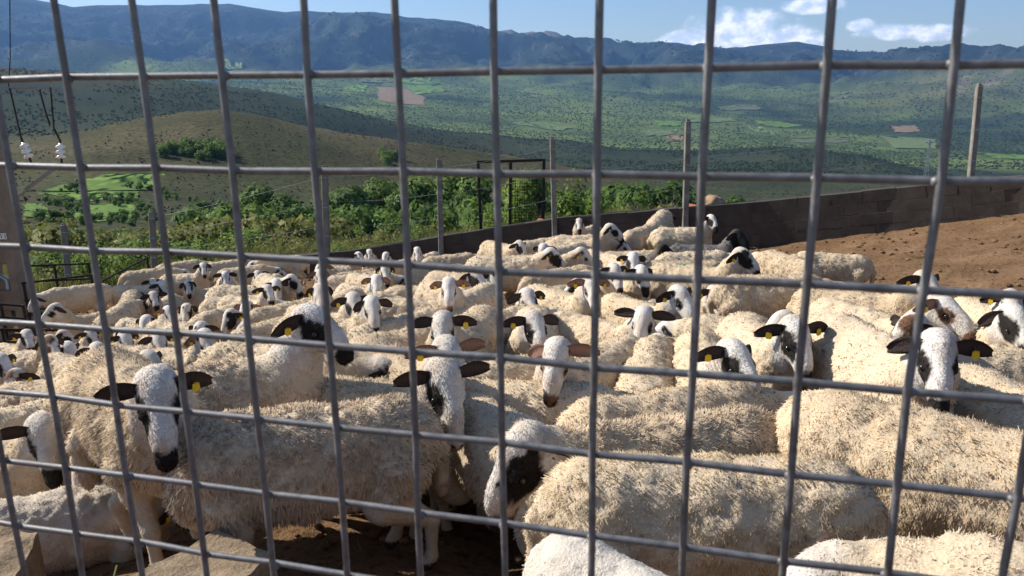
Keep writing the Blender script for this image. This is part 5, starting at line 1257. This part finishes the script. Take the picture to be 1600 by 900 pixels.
 ('H', 383, 476, 8.3, -10, -52, 'pale', 'pale face just above right of the black splashed head', {}),
 ('H', 377, 510, 7.0, -48, -76, 'patch', 'white profile with a black nose below the black splashed head', {}),
 ('B', 365, 459, 9.5, 86, 86, 'small', 'rounded pale back over the pale face at the left', {}),
 ('B', 240, 512, 8.0, -150, -150, 'small', 'small pale back under the second wire row at the left', {}),
 ('H', 80, 478, 9.8, -72, -68, 'small', 'round shaded sheep facing left beside the feeding rack', dict(tint=(.75, .74, .75))),  # tint darkens the whole fleece to paint its shade
 ('H', 52, 464, 11.2, -88, -88, 'small', 'sheep stretching its neck to the left through the hurdle', dict(pose='low')),
 ('H', 42, 520, 8.6, 5, 42, 'patch', 'face with drooping ears farthest left in the crowd below the feeding rack', {}),
 ('H', 79, 529, 7.7, 12, 66, 'brown', 'dark brown faced sheep behind the left wire', {}),
 ('H', 103, 518, 9.2, 58, 76, 'patch', 'rounded white head in profile right of the left wire', {}),
 ('H', 110, 541, 7.6, 25, 60, 'patch', 'black patched face half hidden by the dark brown faced sheep', dict(pose='mid')),
 ('H', 143, 518, 8.8, 20, 52, 'muzzle', 'face with a short black nose left of the second wire', {}),
 ('H', 196, 523, 8.0, 5, 42, 'muzzle', 'black nosed face right behind the second wire', {}),
 ('H', 200, 548, 7.2, 10, -32, 'small', 'white crown with a dark eye peeping from below the black nosed face', {}),
 ('H', 151, 542, 6.5, 0, 32, 'patch', 'upper of two similar black eared faces at the left, above the red paint', {}),
 ('H', 143, 574, 5.8, 3, 48, 'patch', 'lower of two similar black eared faces at the left, beside red paint on fleece', dict(mark=((-.15, .1, .69), .12, (.55, .16, .12)))),
 ('H', 17, 585, 6.0, -40, 78, 'brown', 'brown spotted face at the left edge', {}),
 ('H', 2, 558, 6.6, 20, 52, 'patch', 'black ear and cheek cut by the left edge', {}),
 ('B', 72, 590, 6.3, 72, 72, 'small', 'back with a bright pink paint stripe at the left', dict(mark=((.25, -.02, .69), .06, (.85, .05, .35)))),
 ('B', 48, 622, 4.7, 96, 96, 'small', 'woolly back along the left edge above the black nosed sheep', {}),
 ('H', 248, 525, 6.6, 5, 42, 'muzzle', 'face with a square black muzzle and one pale ear', {}),
 ('H', 236, 554, 5.7, 34, 66, 'muzzle', 'face turned right with a black muzzle below the square muzzled one', {}),
 ('H', 322, 521, 6.2, 8, 42, 'pale', 'broad white face with pink level ears', {}),
 ('H', 310, 510, 6.9, -20, 32, 'small', 'crown of a head right behind the pink level ears', dict(pose='mid')),
 ('H', 251, 580, 4.9, 0, 42, 'small', 'white crown rising behind the staring sheep', {}),
 ('B', 160, 612, 4.2, 82, 82, 'small', 'fleece behind the staring sheep on the left', {}),
]
POSES = {
 ('up', 0): dict(poll=(.52, 0, .92), pitch=43), ('up', 30): dict(poll=(.50, .07, .92), pitch=43), ('up', 60): dict(poll=(.46, .13, .92), pitch=40), ('up', 88): dict(poll=(.42, .17, .92), pitch=46),
 ('low', 0): dict(poll=(.60, 0, .62), pitch=58, ear=(45, 45)), ('low', 30): dict(poll=(.58, .07, .62), pitch=58, ear=(45, 45)), ('mid', 0): dict(poll=(.58, 0, .79), pitch=54, ear=(46, 36)), ('mid', 30): dict(poll=(.56, .08, .79), pitch=54, ear=(30, 44)), ('mid', 60): dict(poll=(.52, .15, .79), pitch=50, ear=(40, 40)), ('mid', 88): dict(poll=(.47, .19, .79), pitch=48, ear=(38, 30)),
 ('back', 0): dict(poll=(.63, 0, .60), pitch=48, ear=(35, 35)),
}
VAR = {}
def variant(pose, yaw, coat, far):
    if pose == 'low': yaw = min(yaw, 30)
    if pose == 'back': yaw = 0; coat = 'small' if coat != 'dark' else coat
    if far: coat = {'half': 'patch', 'muzzle': 'patch', 'tan': 'pale', 'brown': 'blotch'}.get(coat, coat)
    key = (pose, yaw, coat, far)
    if key not in VAR:
        i = len(VAR); P_ = dict(POSES[(pose, yaw)]); P_['yaw'] = yaw; P_.setdefault('ear', ((28, 40), (46, 30), (16, 28), (56, 50))[i % 4]); P_['fat'] = .88+.05*math.sin(i*2.1); P_['head'] = 1.03; P_['rough'] = .6; P_['lift'] = .75; P_['swing'] = [.04*math.sin(i*1.7+k*2) for k in range(4)]
        VAR[key] = build_sheep(P_, coat, .0225 if far else .0178, 3000 if far else 7800, 1, .028 if far else .027,   .0150 if far else .0090, seed=100+i, alt={'patch': 'patch_b', 'small': 'small_b'}.get(coat))
    return VAR[key]
eye_me = {}
def eye_mesh():
    if not eye_me:
        V, F = [], []; n, k_ = 10, 6
        mb = MB(); mb.tube([(0, 0, .0145*math.cos(math.pi*i/k_)) for i in range(k_+1)], [max(.0004, .0145*math.sin(math.pi*i/k_)) for i in range(k_+1)], n); eye_me['e'] = mb.mesh('eye', 'eye', True)
        mb = MB(); mb.add([(-.017, -.0015, 0), (.017, -.0015, 0), (.021, -.0015, -.030), (.013, -.0015, -.042), (-.013, -.0015, -.042), (-.021, -.0015, -.030), (-.017, .0015, 0), (.017, .0015, 0), (.021, .0015, -.030), (.013, .0015, -.042), (-.013, .0015, -.042), (-.021, .0015, -.030)],
                          [(0, 1, 2, 3, 4, 5), (11, 10, 9, 8, 7, 6)]+[(i, (i+1) % 6+0, (i+1) % 6+6, i+6) for i in range(6)])
        mb.box((0, 0, .008), (.014, .003, .02), None, 0); eye_me['t'] = mb.mesh('ear_tag', 'tag')
        mb = MB(); mb.tube([(0, -.004, .012), (0, .004, .012)], .0085, 8); eye_me['s'] = mb.mesh('stud', 'tag_stud')
    return eye_me
def marked(fl, c, r, col):
    me = fl.copy(); n = len(me.vertices); co = np.empty(n*3, np.float32); me.vertices.foreach_get('co', co); co = co.reshape(-1, 3)
    at = me.color_attributes['coat']; cc = np.empty(n*4, np.float32); at.data.foreach_get('color', cc); cc = cc.reshape(-1, 4)
    d = np.linalg.norm((co-np.array(c))*np.array([1, 1.2, .6]), axis=1)/r+fbm(co*25, 7, 2)*.5
    w = np.clip((1.05-d)/.35, 0, .85)[:, None]; cc[:, :3] = cc[:, :3]*(1-w)+np.array(col)*w
    at.data.foreach_set('color', cc.ravel()); return me

# placement first: where each body stands
PL = []
for n_, (kind, u, v, dep, face, body, coat, label, op) in enumerate(FLOCK):
    P_ = px_pt(u, v, dep); th = math.atan2(-P_[1], -P_[0]); rel = ((face-body+180) % 360)-180; sc_ = op.get('scale', 1.)*(1 if op.get('hero') else (.95 if dep > 4.5 else 1)*(1+.06*math.sin(n_*2.7)))
    hero = op.get('hero', 0)
    if hero in (1, 2, 3): anchor = np.array(op['pose']['poll'] if kind == 'H' else (-.08, 0, .735)); mir = 1
    else:
        pose = op.get('pose', 'up') if kind == 'H' else 'back'; yb_ = min((0, 30, 60, 88), key=lambda q: abs(q-abs(rel))); mir = 1 if rel >= 0 else -1
        if pose == 'back': anchor = np.array((-.08, 0, .735)); yb_ = 0; mir = 1 if n_ % 2 else -1
        else:
            if pose == 'low': yb_ = min(yb_, 30)
            anchor = np.array(POSES[(pose, yb_)]['poll'])*np.array([1, mir, 1])
            body = face-mir*yb_
    PL.append(dict(P=P_, ang=th+rad(body), anchor=anchor*sc_, sc=sc_, mir=mir, hero=hero, pose=None if hero in (1, 2, 3) else pose, yb=None if hero in (1, 2, 3) else yb_, rel=rel, kind=kind, dep=dep))
def root_of(p):
    c, s = math.cos(p['ang']), math.sin(p['ang']); a = p['anchor']; return np.array([p['P'][0]-c*a[0]+s*a[1], p['P'][1]-s*a[0]-c*a[1], p['P'][2]-a[2]])
# animals crowd but do not stand inside each other: turn (and shift along the line of sight) the ones behind a little
def segs(p):
    r = root_of(p)[:2]; d = np.array([math.cos(p['ang']), math.sin(p['ang'])]); return r+d*np.linspace(-.36, .34, 5)[:, None]*p['sc']
SG = [segs(p) for p in PL]
def clash(i, sg):
    t_ = 0
    c0 = sg[2]
    for j, q in enumerate(SG):
        if j != i and abs(q[2]-c0).max() < 1.3:
            d = np.sqrt(((sg[:, None]-q[None])**2).sum(-1)); t_ += np.clip(.33-d, 0, 1).sum()
    return t_
for it in range(4):
    for i, p in enumerate(PL):
        if p['hero'] in (1, 2) or FLOCK[i][8].get('fix'): continue
        best = None; a0, P0 = p['ang'], p['P'].copy(); home = p.setdefault('home', (a0, P0.copy()))
        amp = 26 if p['kind'] == 'B' else 12
        for da in (0, -.35, .35, -.7, .7, -1, 1):
            for dz in (0, -.03, .03, -.06, .06):
                p['ang'] = home[0]+rad(amp)*da; p['P'] = home[1]*(1+dz); sg = segs(p); cst = clash(i, sg)+.10*abs(da)+2.0*abs(dz)
                if best is None or cst < best[0]-1e-6: best = (cst, p['ang'], p['P'], sg)
        p['ang'], p['P'], SG[i] = best[1], best[2], best[3]
ROOT = np.array([root_of(p) for p in PL])
RES = ROOT[:, 2]-pen_base(ROOT[:, 0], ROOT[:, 1])
def pen_floor(x, y):
    x = np.asarray(x, float); y = np.asarray(y, float); sh = x.shape; X = x.ravel(); Y = y.ravel(); out = np.empty(len(X))
    for a in range(0, len(X), 4000):
        d2 = (X[a:a+4000, None]-ROOT[None, :, 0])**2+(Y[a:a+4000, None]-ROOT[None, :, 1])**2; w = np.exp(-d2/(2*.75**2)); out[a:a+4000] = (w*RES).sum(1)/(w.sum(1)+.12)
    return pen_base(x, y)+out.reshape(sh)

# the floor of the pen
gx = np.concatenate([np.arange(-17, -8, .45), np.arange(-8, 11, .11), np.arange(11, 17.5, .45)]); gy = np.concatenate([np.arange(-2.5, 1.2, .25), np.arange(1.2, 13, .11), np.arange(13, 18.2, .2)])
X, Y = np.meshgrid(gx, gy, indexing='ij'); Z = pen_floor(X, Y)
Pn = np.stack([X, Y, 0*X], -1); Z = Z+.035*fbm(Pn*2.2, 91, 3)+.022*fbm(Pn*7, 93, 2)
wx = np.array([w[0] for w in WALL])[::-1]; wy = np.array([w[1] for w in WALL])[::-1]; wl = np.interp(X, wx, wy)
i = np.arange(X.size).reshape(X.shape); F = np.stack([i[:-1, :-1], i[1:, :-1], i[1:, 1:], i[:-1, 1:]], -1).reshape(-1, 4)
keep = (Y.ravel() < wl.ravel()+.35)[F].all(1)
tag(link('pen_ground', mesh_from('pen_ground', np.stack([X, Y, Z], -1).reshape(-1, 3), F[keep], (M['dirt'],), True)), kind='structure')
# trodden clods, droppings and straw
cl_ = lump('clod_source', (0, 0, 0), (.03, .026, .016), 6, 'clod', None, None); COL.objects.unlink(cl_)
n_ = 5200; cx = rng.uniform(-9, 13, n_); cy = rng.uniform(1.0, 16, n_)**1.0; kk = (cy < np.interp(cx, wx, wy)-.15); cx, cy = cx[kk], cy[kk]
cz = pen_floor(cx, cy)+.01; gn_scatter('trodden_clods', np.stack([cx, cy, cz], 1), rng.uniform(.3, 1.2, len(cx))**2, cl_)
st_ = MB(); st_.box((0, 0, 0), (.12, .006, .004)); tp_straw = template('straw', st_.mesh('straw', 'weed'))
n_ = 1500; cx = rng.uniform(-9, 13, n_); cy = rng.uniform(1.0, 16, n_); kk = (cy < np.interp(cx, wx, wy)-.15); cx, cy = cx[kk], cy[kk]
gn_scatter('straw_bits', np.stack([cx, cy, pen_floor(cx, cy)+.03], 1), rng.uniform(.5, 1.4, len(cx)), tp_straw)

TAGM = eye_mesh()
def dress(root, R_, dep, scale_of):
    if dep < 6.6:
        for c, HR in R_['eyes']:
            e = link('eye', TAGM['e'], root); e.location = tuple(c)
    if dep < 9.5:
        for c, nrm, dn in R_['tags']:
            if random.random() < .33 and dep > 3: continue
            x_ = unit(np.cross(unit(np.array([0, 0, -1.])), nrm)); z_ = np.array([0, 0, 1.]); y_ = -unit(nrm-z_*(nrm@z_)); x_ = np.cross(y_, z_)
            tgo = link('ear_tag', TAGM['t'], root); mm = Matrix.Identity(4)
            for a in range(3): mm[a][0] = x_[a]; mm[a][1] = y_[a]; mm[a][2] = z_[a]; mm[a][3] = c[a]
            tgo.matrix_local = mm@Matrix.Scale(.74, 4)
            s_ = link('stud', TAGM['s'], tgo)
tris = 0
for n_, (p, row) in enumerate(zip(PL, FLOCK)):
    kind, u, v, dep, face, body, coat, label, op = row
    if p['hero'] in (1, 2, 3):
        ps = dict(op['pose']); ps['yaw'] = p['rel']; ps['neckwool'] = op.get('neckwool', .8); ps['head'] = op.get('head', 1.); ps['fat'] = op.get('fat', .93)
        if 'woolcol' in op: ps['woolcol'] = op['woolcol']
        lk = op.get('lock', 1.)
        hh, nl, sg_, ll, lw = {1: (.0118, 42000, 1, .031, .0052), 2: (.0175, 56000, 1, .022, .0045), 3: (.0142, 12500, 1, .024, .0072)}[p['hero']]
        ps['lift'] = {1: .80, 2: .65, 3: .7}[p['hero']]; ps['rough'] = {1: .9, 2: .6, 3: .5}[p['hero']]; ps['hairs'] = {1: 8000, 2: 3000, 3: 4000}[p['hero']]
        if n_ in (2, 5, 6, 10, 11): nl = 28000
        R_ = build_sheep(ps, coat, hh, nl, sg_, ll*lk, lw*(1 if lk == 1 else .8), seed=op['seed'])
    elif p['hero'] == 4:
        key = ('fine', n_ % 2)
        if key not in VAR: VAR[key] = build_sheep(dict(POSES[('back', 0)], yaw=0, fat=.92), 'small', .0175, 20000, 1, .023, .0065, seed=60+n_ % 2)
        R_ = VAR[key]
    else: R_ = variant(p['pose'], p['yb'], coat, dep > 8.4)
    root = empty('sheep', tuple(ROOT[n_]), p['ang'], label=label, cat='sheep', group='sheep crowded in the pen')
    root.scale = (p['sc'], p['sc']*p['mir'], p['sc'])
    bo = link('body', R_['body'], root); bo.color = (1, 1, 1, 1. if (n_*7) % 5 in (1, 3) else 0.)
    fl = R_['fleece'] if 'mark' not in op else marked(R_['fleece'], *op['mark'])
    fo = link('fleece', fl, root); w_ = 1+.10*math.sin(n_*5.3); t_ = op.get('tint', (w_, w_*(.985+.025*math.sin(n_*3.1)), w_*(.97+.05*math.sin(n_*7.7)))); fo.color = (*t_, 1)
    dress(root, R_, dep, p['sc'])
from collections import Counter
cc_ = Counter()
for me in bpy.data.meshes: cc_[me.name.split('.')[0]] += sum(l.loop_total-2 for l in me.polygons)
print('VARI', cc_.most_common(12))
print('VARIANTS', len(VAR), 'TRIS', sum(sum(l.loop_total-2 for l in me.polygons) for me in bpy.data.meshes if me.users))

# ------------------------------------------------------------------ stone trough edges at the lower left
def slab(corners, zt, th, label, seed, shape='sandstone', bev=.02):
    c = [px_dir(u, v) for u, v in corners]; P_ = np.array([d*(zt/d[2]) for d in c]); ctr = P_.mean(0); ctr[2] = zt
    bm_ = []; nn = 14; a, b, cc_, d_ = P_-ctr; V = []; 
    g_u = np.concatenate([[0, .02], np.linspace(.08, .92, nn-3), [.98, 1]]); N_ = len(g_u)
    for s_ in g_u:
        for t_ in g_u:
            q = (a*(1-s_)+b*s_)*(1-t_)+(d_*(1-s_)+cc_*s_)*t_; e = min(s_, 1-s_, t_, 1-t_); V.append(q+np.array([0, 0, -.018 if e == 0 else 0]))
    V = np.array(V); nz_ = fbm(V*9+seed, seed, 4); V[:, 2] += nz_*.022; V[:, :2] += (fbm(V*6+seed*3, seed+1, 3)*.018)[:, None]
    ii = np.arange(N_*N_).reshape(N_, N_); F = [list(q) for q in np.stack([ii[:-1, :-1], ii[1:, :-1], ii[1:, 1:], ii[:-1, 1:]], -1).reshape(-1, 4)]
    ring = list(ii[:, 0])+list(ii[-1, 1:])+list(ii[::-1, -1][1:])+list(ii[0, ::-1][1:-1]); b0 = len(V); low = V[ring]-np.array([0, 0, th]); V = np.r_[V, low]; m2 = len(ring)
    for k in range(m2): F.append([ring[k], b0+k, b0+(k+1) % m2, ring[(k+1) % m2]])
    o = link('stone_slab', mesh_from('stone_slab', V, F, (M[shape],), False)); o.location = tuple(ctr)
    return tag(o, label, 'stone slab', 'stone slabs by the fence')
slab([(175, 915), (338, 826), (428, 862), (330, 960)], -1.46, .5, 'long pale stone slab slanting in front of the legs of the staring sheep', 31)
slab([(-60, 872), (-10, 818), (60, 832), (24, 905)], -1.50, .55, 'rough stone block in the lower left corner with a shaded brown face', 35)

# ------------------------------------------------------------------ air
hb = MB(); hb.box((0, 6700, 500), (33000, 17600, 3000))
hz = hb.mesh('haze', 'mortar'); hz.materials.clear()
m = bpy.data.materials.new('haze_air'); m.use_nodes = True; t = NT(m.node_tree); t.n.clear()
out = t.add('ShaderNodeOutputMaterial'); pv = t.add('ShaderNodeVolumePrincipled'); pv.inputs['Color'].default_value = (.24, .50, 1., 1); pv.inputs['Density'].default_value = HAZE; pv.inputs['Anisotropy'].default_value = .2
t.l.new(pv.outputs[0], out.inputs['Volume']); hz.materials.append(m)
ho = link('haze', hz); tag(ho, kind='stuff')
